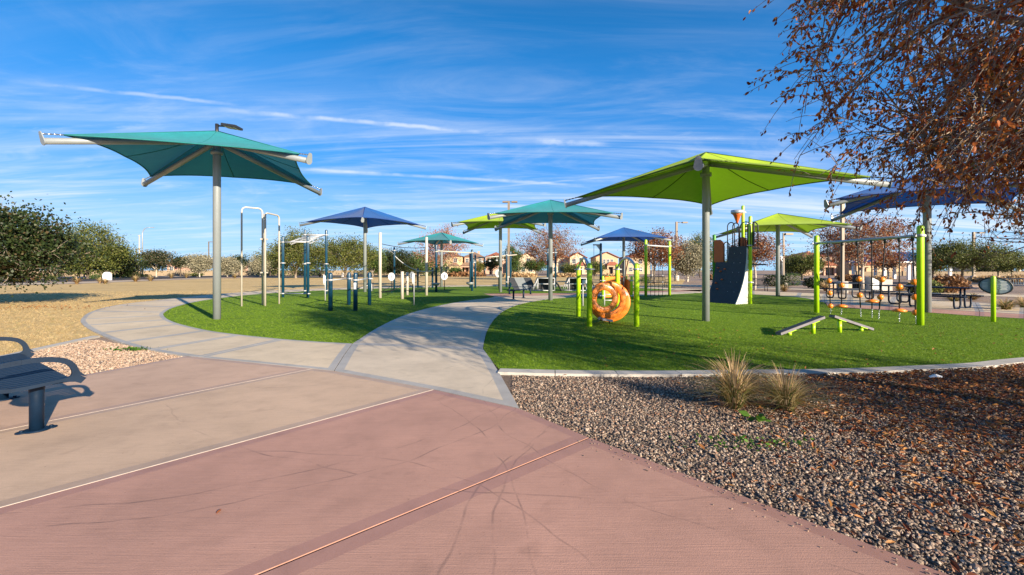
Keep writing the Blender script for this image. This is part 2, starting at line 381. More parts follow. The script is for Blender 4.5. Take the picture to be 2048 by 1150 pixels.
sheet('road', px([(1560, 572), (1640, 569), (1800, 568), (2048, 569), (2500, 571), (2500, 566), (2048, 564.5), (1800, 563.5), (1640, 564), (1560, 566)]), .006, M_ASPH, label='dark driveway strip behind the picnic tables', cat='road')
for n_, poly_ in (('sidewalk', [(-400, 561.5), (0, 557.9), (200, 556), (430, 552), (700, 549.3), (700, 548.9), (430, 551.3), (200, 555), (0, 556.5), (-400, 559.5)]),
                  ('sidewalk', [(-400, 581), (0, 570.3), (160, 566.5), (300, 561), (430, 556), (430, 555.2), (300, 559.8), (160, 564.6), (0, 568), (-400, 577.5)]),
                  ('sidewalk', [(1340, 572), (1500, 577.5), (1650, 581.5), (1800, 587), (2048, 595), (2500, 606), (2500, 600), (2048, 590), (1800, 582.5), (1650, 577.5), (1500, 573), (1340, 568)])):
    sheet(n_, px(poly_), .012, M_CONC, label={0: 'pale far sidewalk on the other side of the road', 1: 'pale sidewalk between dry lawn and road', 2: 'pale concrete walk behind the grass clumps on the right'}[len([o for o in C.objects if o.name.startswith('sidewalk')])], cat='sidewalk')

def slab(poly, ztop, mats, inset, parent, name='slab', gap=.006, thick=.06):
    bm = bmesh.new(); vs = []
    for p in poly:
        if not vs or (vs[-1].co.xy-Vector((p[0], p[1]))).length > .004: vs.append(bm.verts.new((p[0], p[1], ztop)))
    f = bm.faces.new(vs); f.normal_update()
    if f.normal.z < 0: f.normal_flip()
    r = bmesh.ops.inset_region(bm, faces=[f], thickness=gap, use_even_offset=True, use_boundary=True)
    bmesh.ops.delete(bm, geom=r['faces'], context='FACES'); f = list(bm.faces)[0]
    r = bmesh.ops.inset_region(bm, faces=[f], thickness=inset, use_even_offset=True, use_boundary=True)
    for q in r['faces']: q.material_index = 1
    be = [e for e in bm.edges if e.is_boundary]; low = {}
    for e in be:
        for v in e.verts:
            if v not in low: low[v] = bm.verts.new((v.co.x, v.co.y, ztop-thick))
    for e in be: bm.faces.new((e.verts[0], e.verts[1], low[e.verts[1]], low[e.verts[0]])).material_index = 1
    bmesh.ops.recalc_face_normals(bm, faces=bm.faces)
    me = bpy.data.meshes.new(name); bm.to_mesh(me); bm.free()
    for m in mats: me.materials.append(m)
    o = bpy.data.objects.new(name, me); C.objects.link(o); o.parent = parent; ORG[o.name] = Vector((0, 0, 0)); return o
def strip_slabs(parent, a, b, ztop, mats, inset=.1, step=1):
    ca, cb = catmull(px(a), 5), catmull(px(b), 5)
    for i in range(0, len(a)-1, step):
        j = min(i+step, len(a)-1)
        slab(ca[i*5:j*5+1]+list(reversed(cb[i*5:j*5+1])), ztop, mats, inset, parent)
def struct(name, label, cat):
    e = bpy.data.objects.new(name, None); C.objects.link(e); e['kind'] = 'structure'; e['label'] = label; e['category'] = cat
    ORG[e.name] = Vector((0, 0, 0)); return e
PZ = .03
loop = struct('path', 'light concrete path of slabs looping round the left turf', 'path')
strip_slabs(loop, outer, inner, PZ, (M_CONC, M_CONCB))
slab(px([(397, 718), (565, 681), (640, 686.5), (705, 690), (688, 714), (668, 746), (625, 741)]), PZ, (M_CONC, M_CONCB), .1, loop)
slab(px([(371, 716), (300, 703), (397, 718)]), PZ, (M_CONCB, M_CONCB), .02, loop)
cen = struct('path', 'broad light concrete path curving between the two turf lawns', 'path')
cl = [(705, 690), (760, 655), (810, 632), (860, 617), (915, 605.5), (985, 596)]
cr = [(966, 700), (975, 663), (992, 637), (1015, 619), (1050, 607), (1100, 598.5)]
strip_slabs(cen, cl, cr, PZ, (M_CONCM, M_CONCB))
slab(px([(668, 746), (688, 714), (705, 690), (966, 700), (982, 722), (1003, 756), (1040, 823), (868, 784)]), PZ, (M_CONCM, M_CONCB), .12, cen)
slab(px([(985, 596), (1100, 598.5), (1160, 594), (1300, 591.5), (1405, 586), (1405, 583), (1180, 590), (990, 594.5)]), PZ, (M_CONCM, M_CONCB), .1, cen)
slab(px([(967, 588.5), (990, 594.5), (1180, 590), (1405, 583), (1405, 580), (1345, 581.5), (1180, 586.5)]), PZ, (M_PINK, M_PINKB), .1, cen)
rgt = struct('path', 'grey and pink concrete walk under the picnic tables', 'path')
rn = [(1405, 586), (1505, 589.5), (1595, 595), (1648, 606), (1700, 611), (1778, 614.5), (1846, 618), (1959, 625), (2048, 630), (2300, 644)]
rf = [(1405, 579.5), (1505, 582.5), (1600, 586.5), (1650, 589), (1700, 590.5), (1790, 595), (1850, 599), (1950, 606), (2048, 614), (2300, 628)]
strip_slabs(rgt, rn, rf, PZ, (M_CONC, M_CONCB))
pn = [(1655, 613), (1710, 618), (1778, 622), (1846, 626), (1959, 634), (2048, 639), (2300, 655)]
pf = [(1651, 607), (1700, 611.3), (1778, 614.7), (1846, 618.2), (1959, 625.3), (2048, 630.3), (2300, 644.3)]
strip_slabs(rgt, pn, pf, PZ, (M_PINK, M_PINKB))

plaza = struct('plaza', 'pink and tan concrete plaza of large slabs in the foreground', 'plaza')
slab(px([(-900, 955), (0, 785.6), (163, 755), (371, 716), (397, 718), (625, 741.5), (0, 868), (-900, 1051)]), PZ, (M_TPINK, M_TPINKB), .1, plaza)
slab(px([(-900, 1051), (0, 868), (625, 741.5), (668, 746), (868, 784), (0, 1025), (-900, 1275)]), PZ, (M_TAN, M_TANB), .1, plaza)
slab(px([(-900, 1275), (0, 1025), (868, 784), (1040, 823), (1180, 882), (545, 1150), (-900, 1760)]), PZ, (M_PINK, M_PINKB), .1, plaza, gap=.009)
e1, e2 = G(1180, 882), G(1870, 1150); ed = (e2-e1).normalized()
q0, q1 = e1+ed*2.16, e1+ed*5
slab([e1, q0, Vector((-1.6, -.9, 0)), G(-900, 1760)], PZ, (M_PINK, M_PINKB), .11, plaza, gap=.009)
slab([q0, q1, Vector((0, -4, 0)), Vector((-1.6, -.9, 0))], PZ, (M_PINK, M_PINKB), .11, plaza)
for a_, b_ in (((-900, 1051), (621, 742.3)), ((-900, 1275), (866, 784.5))):
    a_, b_ = G(*a_), G(*b_); d_ = (b_-a_); m_ = MB().box((a_+b_)/2+Vector((0, 0, PZ-.008)), (d_.length, .011, .018), rotz(math.atan2(d_.y, d_.x)))
    m_.build('joint_sealant', M_SEAL, plaza)

# turf lawns (structure) and kerb
turfA = catmull(px(inner), 5); turfA = px([(565, 681)])+turfA[1:]+px([(1345, 581.5), (1180, 586.5), (967, 588.5), (990, 594.5)])+list(reversed(catmull(px(cl), 5)))+px([(640, 686.5)])
kerb_in = [(1000, 743), (1110, 746), (1229, 747.3), (1350, 747.3), (1486, 745.6), (1580, 745), (1647, 744), (1730, 741.5), (1808, 738), (1880, 734.5), (1942, 731), (2048, 720), (2300, 703)]
far_b = px([(1160, 594), (1300, 591.5), (1405, 586), (1505, 589.5), (1595, 595), (1629, 600), (1648, 606), (1655, 613)])+px(pn[1:])
turfB = px([(982, 722)])+catmull(px(cr), 5)+far_b+list(reversed(catmull(px(kerb_in), 3)))
sheet('turf', turfA, .022, M_TURF, label='bright green synthetic turf on the left with exercise gear', cat='turf')
sheet('turf', turfB, .022, M_TURF, label='bright green synthetic turf on the right with lime play gear', cat='turf')
kerb = struct('kerb', 'pale concrete kerb between right turf and dark gravel', 'kerb')
kc = catmull(px(kerb_in), 6); nseg = len(kc)-1
def offs(line, d):
    out = []
    for i, p in enumerate(line):
        t = (line[min(i+1, len(line)-1)]-line[max(i-1, 0)]).normalized(); out.append(p+Vector((t.y, -t.x, 0))*d)
    return out
ko = offs(kc, .23)
for i in range(0, nseg, 6):
    j = min(i+6, nseg); poly = kc[i:j+1]+list(reversed(ko[i:j+1]))
    slab(poly, .045, (M_KERB, M_KERB), .02, kerb, 'kerb_stone', gap=.005, thick=.09)
kl = struct('kerb', 'thin concrete edging between dry lawn and left gravel', 'kerb')
a_, b_ = G(183, 675), G(-400, 804)
for k in range(4):
    p0, p1 = a_.lerp(b_, k/4), a_.lerp(b_, (k+1)/4); nn = Vector(((p1-p0).y, -(p1-p0).x, 0)).normalized()*.16
    slab([p0, p1, p1-nn, p0-nn], .035, (M_KERB, M_CONCB), .02, kl, 'kerb_stone', gap=.004)
gravL = px([(180, 677), (371, 716), (163, 755), (0, 785.6), (-400, 861), (-400, 812), (4, 720)])
gravR = px([(1003, 756), (1040, 823), (1180, 882)])+[e2, q1, Vector((9, -3, 0)), Vector((14, 2, 0))]+list(reversed(ko))
sheet('gravel_bed', gravL, .006, M_DGRAVEL, label='triangle of pale gravel beside the near bench', cat='gravel bed')
sheet('gravel_bed', gravR, .006, M_RGRAVEL, label='dark gravel bed in the right foreground', cat='gravel bed')

# ------------------------------------------------------------------ scattered stuff
def inpoly(P, poly):
    x, y = P[:, 0], P[:, 1]; c = np.zeros(len(P), bool); n = len(poly)
    for i in range(n):
        x0, y0 = poly[i][0], poly[i][1]; x1, y1 = poly[i-1][0], poly[i-1][1]
        c ^= ((y0 > y) != (y1 > y)) & (x < (x1-x0)*(y-y0)/(y1-y0+1e-12)+x0)
    return c
def sample(poly, dens_fn, dmax, box, visible=True):
    x0, x1, y0, y1 = box; n = int((x1-x0)*(y1-y0)*dmax)
    P = np.stack([rng.uniform(x0, x1, n), rng.uniform(y0, y1, n)], 1)
    P = P[rng.uniform(0, dmax, n) < dens_fn(P)]; P = P[inpoly(P, poly)]
    if visible: P = P[np.abs(P[:, 0]) < 1.2*np.maximum(P[:, 1], .3)+.8]
    return P
def scatter(name, protos, pts, rot, scl, pick, rnd, mats, label, cat, z=0.0):
    V = []; Fc = []; pid = []; mi = []; 
    for k, (vs, fs, m) in enumerate(protos):
        o = len(V); V += [tuple(v) for v in vs]; Fc += [tuple(i+o for i in f) for f in fs]; pid += [k]*len(vs); mi += [m]*len(fs)
    n0 = len(V); n = len(pts)
    V += [(float(a), float(b), z) for a, b in pts]; me = bpy.data.meshes.new(name); me.from_pydata(V, [], Fc)
    for m in mats: me.materials.append(m)
    me.polygons.foreach_set('material_index', mi)
    def attr(nm, ty, full, field):
        at = me.attributes.new(nm, ty, 'POINT'); at.data.foreach_set(field, np.ascontiguousarray(full).ravel())
    attr('pid', 'INT', np.array(pid+[-1]*n, np.int32), 'value'); attr('pick', 'INT', np.concatenate([np.full(n0, -1), pick]).astype(np.int32), 'value')
    attr('rot', 'FLOAT_VECTOR', np.concatenate([np.zeros((n0, 3)), rot]).astype(np.float32), 'vector')
    attr('scl', 'FLOAT', np.concatenate([np.ones(n0), scl]).astype(np.float32), 'value'); attr('rnd', 'FLOAT', np.concatenate([np.zeros(n0), rnd]).astype(np.float32), 'value')
    ob = bpy.data.objects.new(name, me); C.objects.link(ob); ob['kind'] = 'stuff'; ob['label'] = label; ob['category'] = cat
    ng = bpy.data.node_groups.new(name+'_nodes', 'GeometryNodeTree')
    ng.interface.new_socket('Geometry', in_out='INPUT', socket_type='NodeSocketGeometry'); ng.interface.new_socket('Geometry', in_out='OUTPUT', socket_type='NodeSocketGeometry')
    N, L = ng.nodes, ng.links; gi = N.new('NodeGroupInput'); go = N.new('NodeGroupOutput'); jn = N.new('GeometryNodeJoinGeometry')
    def named(nm, ty):
        a = N.new('GeometryNodeInputNamedAttribute'); a.data_type = ty; a.inputs[0].default_value = nm; return a.outputs[0]
    def eq(s, k):
        c = N.new('FunctionNodeCompare'); c.data_type = 'INT'; c.operation = 'EQUAL'; L.new(s, c.inputs[2]); c.inputs[3].default_value = k; return c.outputs[0]
    def sepg(k):
        s = N.new('GeometryNodeSeparateGeometry'); L.new(gi.outputs[0], s.inputs[0]); L.new(eq(named('pid', 'INT'), k), s.inputs[1]); return s.outputs[0]
    P = sepg(-1)
    for k in range(len(protos)):
        io = N.new('GeometryNodeInstanceOnPoints'); L.new(P, io.inputs['Points']); L.new(eq(named('pick', 'INT'), k), io.inputs['Selection'])
        L.new(sepg(k), io.inputs['Instance']); L.new(named('rot', 'FLOAT_VECTOR'), io.inputs['Rotation']); L.new(named('scl', 'FLOAT'), io.inputs['Scale']); L.new(io.outputs[0], jn.inputs[0])
    L.new(jn.outputs[0], go.inputs[0]); md = ob.modifiers.new('scatter', 'NODES'); md.node_group = ng; return ob

def pebble(seed):
    r = random.Random(seed); bm = bmesh.new(); bmesh.ops.create_icosphere(bm, subdivisions=1, radius=1)
    sx, sy, sz = r.uniform(.8, 1.25), r.uniform(.6, .95), r.uniform(.4, .7)
    for v in bm.verts:
        k = r.uniform(.78, 1.15); v.co = Vector((v.co.x*sx*k, v.co.y*sy*k, v.co.z*sz*k+.25))
    vs = [tuple(v.co) for v in bm.verts]; fs = [tuple(v.index for v in f.verts) for f in bm.faces]; bm.free(); return vs, fs, 0
def leafproto(seed):
    r = random.Random(seed); w = r.uniform(.3, .42); c = r.uniform(.1, .4)
    vs = [(-1, 0, .1), (-.3, -w, c*.6+.12), (.45, -w*.8, c*.8+.1), (1, 0, .35*c+.1), (.45, w*.8, c*.5+.14), (-.3, w, c+.1), (0, 0, .08)]
    return vs, [(0, 1, 6), (1, 2, 6), (2, 3, 6), (3, 4, 6), (4, 5, 6), (5, 0, 6)], 0
def tuftproto(seed, n=7, lean=.5, wid=.035, rad=.45):
    r = random.Random(seed); vs = []; fs = []
    for i in range(n):
        a = r.uniform(0, 6.283); rr = rad*math.sqrt(r.random()); bx, by = rr*math.cos(a), rr*math.sin(a)
        b = r.uniform(0, 6.283); h = r.uniform(.6, 1.05); l = r.uniform(.1, lean); dx, dy = math.cos(b), math.sin(b); o = len(vs); px_, py_ = -dy*wid, dx*wid
        vs += [(bx-px_, by-py_, -.1), (bx+px_, by+py_, -.1), (bx+dx*l*.35-px_*.8, by+dy*l*.35-py_*.8, h*.55), (bx+dx*l*.35+px_*.8, by+dy*l*.35+py_*.8, h*.55), (bx+dx*l, by+dy*l, h)]
        fs += [(o, o+1, o+3, o+2), (o+2, o+3, o+4)]
    return vs, fs, 0
def rots(n, tilt): return np.stack([rng.uniform(-tilt, tilt, n), rng.uniform(-tilt, tilt, n), rng.uniform(0, 6.283, n)], 1)

M_PEB = leafmat('pebble_mix', [(0, (.06, .05, .043)), (.2, (.10, .08, .066)), (.36, (.24, .18, .135)), (.58, (.38, .29, .215)), (.70, (.15, .11, .085)), (.82, (.28, .15, .095)), (.93, (.48, .40, .32)), (1, (.08, .068, .06))], 0, .75, True)
M_PEBL = leafmat('pale_pebble_mix', [(0, (.24, .17, .12)), (.3, (.42, .31, .22)), (.5, (.18, .12, .085)), (.7, (.48, .38, .29)), (.85, (.32, .19, .13)), (1, (.52, .44, .36))], 0, .8, True)
M_LITTER = leafmat('fallen_leaf_mix', [(0, (.09, .025, .012)), (.35, (.19, .055, .02)), (.65, (.32, .12, .035)), (.9, (.45, .22, .06)), (1, (.13, .06, .03))], .15, .6, True)
M_BLADE = leafmat('turf_blade', [(0, (.085, .155, .006)), (.4, (.145, .255, .008)), (.85, (.20, .32, .015)), (1, (.32, .41, .09))], .3, .6, True)
M_DRYB = leafmat('dry_blade', [(0, (.28, .20, .09)), (.45, (.45, .33, .16)), (.85, (.58, .45, .25)), (1, (.26, .26, .10))], .25, .7, True)

P = sample(gravR, lambda p: np.clip(3600-420*np.maximum(p[:, 1]-2.5, 0), 1500, 3600), 3600, (0, 9, 1.6, 8)); n = len(P)
scatter('gravel', [pebble(i) for i in range(5)], P, rots(n, .9), rng.uniform(.0055, .0145, n)*np.where(rng.random(n) < .06, 1.5, 1), rng.integers(0, 5, n), rng.random(n), [M_PEB], 'mixed dark and beige crushed gravel in the right foreground', 'gravel', .008)
P = sample(gravL, lambda p: np.full(len(p), 1000.), 1000, (-9, -3, 4, 9)); n = len(P)
scatter('gravel', [pebble(i+9) for i in range(4)], P, rots(n, .9), rng.uniform(.010, .019, n), rng.integers(0, 4, n), rng.random(n), [M_PEBL], 'pale pink and beige gravel beside the near bench', 'gravel', .008)
spl = [e1+(q1-e1)*t for t in rng.uniform(0, .8, 260)]; nd = V_ = Vector((-ed.y, ed.x, 0)); nd = nd if nd.x < 0 else -nd
P = np.array([(s.x+nd.x*k, s.y+nd.y*k) for s, k in zip(spl, np.abs(rng.normal(0, .10, 260)))]); n = len(P)
scatter('gravel', [pebble(i+30) for i in range(3)], P, rots(n, .9), rng.uniform(.004, .010, n), rng.integers(0, 3, n), rng.random(n), [M_PEB], 'loose stones spilled from the gravel onto the pink slab edge', 'gravel', PZ)
def litter_d(p): return 420*np.clip((p[:, 0]-.36*p[:, 1]+.1)/1.6, .02, 1)*np.clip((p[:, 0]+.3*p[:, 1]-2.0)/2.4, .03, 1.6)
P = sample(gravR, litter_d, 680, (0, 9, 1.6, 8)); n = len(P)
scatter('leaf_litter', [leafproto(i) for i in range(5)], P, rots(n, .6), rng.uniform(.016, .034, n), rng.integers(0, 5, n), rng.random(n), [M_LITTER], 'fallen rust brown leaves on the gravel under the near tree', 'leaf litter', .03)
P1 = sample(turfB, lambda p: np.where(p[:, 0] > 1, 6., 1.), 6, (1, 14, 5.8, 11)); n = len(P1)
scatter('leaf_litter', [leafproto(i+7) for i in range(3)], P1, rots(n, .6), rng.uniform(.018, .032, n), rng.integers(0, 3, n), rng.random(n), [M_LITTER], 'sparse fallen leaves on the right turf', 'leaf litter', .05)
P = sample(lawn, lambda p: 30*np.exp(-((p[:, 0]+17.6)/2.2)**2-((p[:, 1]-16.4)/.8)**2), 30, (-24, -9, 12, 20)); n = len(P)
scatter('leaf_litter', [leafproto(i+12) for i in range(3)], P, rots(n, .6), rng.uniform(.03, .05, n), rng.integers(0, 3, n), rng.random(n), [M_LITTER], 'patch of rust leaves on the dry lawn at left', 'leaf litter', .05)

def turf_d(p): return np.clip(1150*(7.0/np.maximum(p[:, 1], 6))**1.6, 40, 1200)
for poly, bx, lb in ((turfB, (-1, 22, 5.8, 22), 'short green synthetic turf blades on the right lawn'), (turfA, (-14, 0, 8, 24), 'short green synthetic turf blades on the left lawn')):
    P = sample(poly, turf_d, 1200, bx); n = len(P)
    scatter('turf_blades', [tuftproto(i, 8, .7, .05, .8) for i in range(5)], P, rots(n, .25), rng.uniform(.017, .026, n), rng.integers(0, 5, n), rng.random(n), [M_BLADE], lb, 'turf', .02)
lawn_near = [p for p in px([(183, 672), (160, 645), (170, 630), (225, 613), (300, 602.5), (390, 593), (470, 586), (300, 575), (0, 585), (-300, 600)])]+[G(-400, 800), G(4, 712)]
P = sample(lawn_near, lambda p: np.clip(260*(9/np.maximum(p[:, 1], 6))**1.5, 20, 300), 300, (-40, -8, 5, 30)); n = len(P)
scatter('dry_grass', [tuftproto(i+20, 9, 1.3, .06, 1.0) for i in range(5)], P, rots(n, .4), rng.uniform(.02, .038, n), rng.integers(0, 5, n), rng.random(n), [M_DRYB], 'short dry straw coloured lawn blades at left', 'grass', .0)

# ------------------------------------------------------------------ shade umbrellas
UMB = {}
def umbrella(base, zc, za, hd, ang, fab, label, post_r=.10, edge=.125):
    b = Vector((base[0], base[1], 0)); E = thing('shade_umbrella', label, 'shade umbrella', b, 'shade umbrellas over the playground')
    pm = MB().lathe([(post_r, 0.02), (post_r, za-.62), (post_r*.98, za-.18)], b, 20).build('post', M_POST, E)
    MB().lathe([(post_r+.005, za-.66), (post_r+.05, za-.65), (post_r+.05, za-.56), (post_r+.005, za-.55)], b, 20).build('collar', M_POST, pm)
    hub = b+Vector((0, 0, za-.30)); apex = b+Vector((0, 0, za)); cor = []
    for k in range(4):
        a = ang+k*math.pi/2; e = Vector((math.cos(a), math.sin(a), 0)); end = b+e*hd+Vector((0, 0, zc)); d = (end-hub).normalized()
        arm = MB().tube([hub, end], [.075, .07], 12).build('arm', M_POST, E)
        up = Vector((0, 0, 1)); up = (up-d*up.dot(d)).normalized(); side = d.cross(up)
        Mx = Matrix((side, up, d)).transposed()
        pl = [end+d*.004+side*(.088*math.cos(t))+up*(.088*math.sin(t)) for t in np.linspace(math.pi*.98, math.pi*2.02, 12)]+[end+d*.004+side*.05+up*.17, end+d*.004+side*.02+up*.20, end+d*.004-side*.02+up*.20, end+d*.004-side*.05+up*.17]
        MB().extrude(pl, d*.018).build('end_plate', M_POST, arm)
        c = hub+(end-hub)*.90+up*.13; cor.append(c)
        cab = MB(); tip = end+up*.15
        for q in np.linspace(0, 1, 5)[:-1]:
            p0, p1 = c.lerp(tip, q), c.lerp(tip, q+.25); cab.tube([p0, p0.lerp(p1, .5), p1], [.011, .02, .011], 6)
        cab.build('turnbuckle', M_BLACK if fab != 'teal_fabric' else M_TUBE, arm)
    ns, nt_ = 20, 12; mb = MB(); hem = []
    for k in range(4):
        c1, c2 = cor[k], cor[(k+1) % 4]; mid = (c1+c2)/2; pull = (apex-mid); vs = []
        for j in range(nt_+1):
            t = j/nt_
            for i in range(ns+1):
                s = i/ns; e = c1.lerp(c2, s)+pull*(edge*4*s*(1-s)*(.75+.25*(abs(2*s-1))))
                p = apex.lerp(e, t); p.z -= .10*math.sin(math.pi*t)*(4*s*(1-s)); vs.append(p)
        fs = [(j*(ns+1)+i, j*(ns+1)+i+1, (j+1)*(ns+1)+i+1, (j+1)*(ns+1)+i) for j in range(nt_) for i in range(ns)]
        mb.add(vs, fs, 0, True); hem += vs[-(ns+1):][:-1]
        UMB.setdefault(E.name, []).append([vs[j*(ns+1)+ns//2] for j in range(nt_+1)])
    can = mb.build('canopy', MAT[fab], E)
    dk = {'teal_fabric': plain('teal_hem', (.012, .16, .17), .8), 'blue_fabric': plain('blue_hem', (.006, .04, .2), .8), 'green_fabric': plain('green_hem', (.10, .17, .01), .8)}[fab]
    MB().tube(hem, .02, 6, closed=True).build('hem', dk, can)
    for line in UMB[E.name]:
        MB().tube([p-Vector((0, 0, .006)) for p in line], .012, 5).build('seam', dk, can)
    for k in range(4):
        MB().tube([apex+Vector((0, 0, .004)), apex.lerp(cor[k], .5)+Vector((0, 0, .004)), cor[k]+Vector((0, 0, .004))], .012, 5).build('seam', dk, can)
    return E
umbrella((-8.26, 12.74), 4.09, 5.29, 3.58, R(-25), 'teal_fabric', 'large teal shade umbrella at far left with a floodlight above it')
umbrella((-9.24, 28.6), 4.10, 5.36, 3.75, R(-74), 'blue_fabric', 'blue shade umbrella standing behind the dip bar posts')
umbrella((-5.73, 37.0), 3.42, 4.45, 3.45, R(-70), 'teal_fabric', 'small distant teal shade umbrella behind the cream posts')
umbrella((-.72, 28.4), 3.93, 5.02, 3.7, R(-136), 'green_fabric', 'lime green shade umbrella half hidden behind the middle teal one')
umbrella((1.75, 20.7), 3.48, 4.58, 3.70, R(-46), 'teal_fabric', 'teal shade umbrella beside the middle of the curved path')
umbrella((8.1, 33.0), 3.36, 4.48, 3.7, R(-44), 'blue_fabric', 'blue shade umbrella behind the rope net climber')
umbrella((5.24, 12.3), 3.39, 4.58, 3.95, R(-115), 'green_fabric', 'large lime green shade umbrella in front of the climbing tower', .095)
umbrella((13.9, 23.8), 3.30, 4.36, 3.65, R(-57), 'green_fabric', 'lime green shade umbrella behind the hanging ball ropes')
umbrella((13.5, 14.8), 3.42, 4.6, 3.65, R(188), 'blue_fabric', 'blue shade umbrella screened by the rust leaved tree', .11)

# floodlight above the left umbrella
fb = Vector((-8.26, 12.74, 5.29)); E = thing('floodlight', 'dark slatted floodlight mounted on top of the left teal umbrella', 'floodlight', fb)
MB().tube([fb-Vector((0, 0, .25)), fb+Vector((0, 0, .2))], .045, 10).build('mount', M_BLACK, E)
MB().tube([fb+Vector((0, 0, .15)), fb+Vector((.3, 0, .13))], .025, 8).build('bracket', M_BLACK, E)
hd_ = MB().box(fb+Vector((.42, 0, .12)), (.42, .34, .06), Matrix.Rotation(R(9), 3, 'Y')).build('lamp_head', M_BLACK, E)
for k in range(6): MB().box(fb+Vector((.26+.065*k, 0, .165-.0102*k)), (.018, .32, .035), Matrix.Rotation(R(9), 3, 'Y')).build('fin', M_BLACK, hd_)
for k in range(3): MB().box(fb+Vector((.30+.12*k, 0, .105-.019*k)), (.09, .28, .012), Matrix.Rotation(R(9), 3, 'Y')).build('lens', plain('amber_lens', (.5, .30, .1), .3), hd_)

# ------------------------------------------------------------------ exercise gear on the left turf
def collar(parent, p, z, r=.064, mat=None, w=.05):
    p = Vector((p[0], p[1], 0)); m = MB().lathe([(r+.002, z-w/2), (r+.016, z-w/2), (r+.016, z+w/2), (r+.002, z+w/2)], p, 16)
    m.box(p+Vector((r+.035, 0, z)), (.05, .03, w*.7)); m.box(p-Vector((r+.035, 0, -z)), (.05, .03, w*.7))
    return m.build('clamp', mat or M_WHITE, parent)
def rod(parent, name, a, b, r, mat, n=10): return MB().tube([a, b], r, n).build(name, mat, parent)
V3 = Vector
# tall cream pull-up frame
c0, cl_, cr_ = G(525, 611.5), G(483.5, 613.6), G(558.5, 609)
c1_ = G(530.5, 613); E = thing('pull_up_rig', 'tall bare frame of bent cream tubes with three legs', 'pull-up frame', c0)
def ubend(a, b, h, r=.16):
    d = (b-a).normalized(); u = V3((0, 0, 1)); return [a, a+u*(h-r)]+arc(a+u*(h-r)+d*r, r, math.pi, math.pi/2, d, u, 6)[1:]+arc(b+u*(h-r)-d*r, r, math.pi/2, 0, d, u, 6)+[b]
MB().tube(ubend(cl_, c0, 3.80), .032, 10).build('bent_tube', M_CREAM, E)
MB().tube(ubend(c1_, cr_, 3.60), .032, 10).build('bent_tube', M_CREAM, E)
c2_ = c0+V3((.02, .14, 0)); MB().post(c2_, 3.62, .05).build('centre_post', M_CREAM, E)
for z in (1.3, 2.6): MB().box((c0+c1_+c2_)/3+V3((0, 0, z)), (.2, .2, .05)).build('clamp', M_CREAM, E)
# inclined overhead ladder
fl, fr, bl, br = G(566, 595.7), G(616, 596), G(610, 589.3), G(652.7, 589)
E = thing('overhead_ladder', 'inclined monkey bars on four tall blue posts', 'monkey bars', (fl+br)/2)
for p, h in ((fl, 3.1), (fr, 3.1), (bl, 3.7), (br, 3.7)):
    MB().post(p, h, .068).build('post', M_TEALP, E)
    for z in (.22, 1.75, 2.8 if h < 3.5 else 3.4): collar(E, p, z, .068)
rod(E, 'end_bar', fl+V3((0, 0, 2.8)), fr+V3((0, 0, 2.8)), .035, M_WHITE); rod(E, 'end_bar', bl+V3((0, 0, 3.4)), br+V3((0, 0, 3.4)), .035, M_WHITE)
rod(E, 'foot_bar', fl+V3((0, 0, .22)), fr+V3((0, 0, .22)), .028, M_TUBE)
for q in (.22, .9):
    a, b = fl.lerp(fr, q)+V3((0, 0, 2.78)), bl.lerp(br, q)+V3((0, 0, 3.38)); rail = rod(E, 'rail', a, b, .028, M_WHITE)
    a2, b2 = a.lerp(b, .08)-V3((0, 0, .14)), a.lerp(b, .92)-V3((0, 0, .14)); rod(E, 'grip_rail', a2, b2, .02, M_WHITE)
    for t in (.08, .36, .64, .92): p = a.lerp(b, t); rod(rail, 'spacer', p, p-V3((0, 0, .14)), .016, M_WHITE, 8)
for t in (.15, .3, .45, .6, .75, .9):
    a, b = fl.lerp(fr, .22).lerp(bl.lerp(br, .22), t), fl.lerp(fr, .9).lerp(bl.lerp(br, .9), t); z = 2.78+.6*t; rod(E, 'rung', a+V3((0, 0, z)), b+V3((0, 0, z)), .018, M_WHITE, 8)

def disc_sign(u, v, z, w, h, ang, postmat, label, ph=None, pr=.025, name='instruction_sign'):
    p = G(u, v); E = thing(name, label, 'sign', p, 'exercise instruction signs'); n = V3((math.cos(ang), math.sin(ang), 0)); s = V3((-n.y, n.x, 0))
    MB().post(p, ph or (z+h*.35), pr).build('post', postmat, E)
    c = p+n*(pr+.012)+V3((0, 0, z)); pts = [c+s*(w/2*math.cos(t))+V3((0, 0, h/2*math.sin(t))) for t in np.linspace(0, 2*math.pi, 29)[:-1]]
    pn_ = MB().extrude(pts, n*.018).build('panel', M_SIGNW, E)
    MB().box(c-n*.012+V3((0, 0, 0)), (.06, .06, h*.5), rotz(ang)).build('bracket', postmat, E)
    for k, (zz, ww) in enumerate(((.10, .5), (.02, .6), (-.05, .55), (-.12, .4))):
        MB().box(c+n*.0195+V3((0, 0, zz*h/.5)), (.003, w*ww, .018), rotz(ang)).build('printed_line', M_SIGNB, pn_)
    return E
disc_sign(650.5, 602, .96, .46, .5, R(-165), M_WHITE, 'round white sign on a white post beside the blue dip bars', 1.15)
disc_sign(828, 611.5, 1.05, .42, .44, R(-172), M_WHITE, 'white oval sign on a thin white post nearest the path', 1.28)
disc_sign(783.7, 587, 1.0, .42, .48, R(-100), M_TEALP, 'round white sign on a blue post left of the rope course', 1.2)
disc_sign(825, 582.5, 1.05, .42, .48, R(-130), M_TEALP, 'round white sign on a dark post inside the rope course')
disc_sign(889, 581, .98, .46, .5, R(-90), M_BLACK, 'round white sign on a dark post left of the pod frame')
disc_sign(997, 577, 1.15, .5, .6, R(-110), M_BLACK, 'round white sign beside the lime umbrella post')
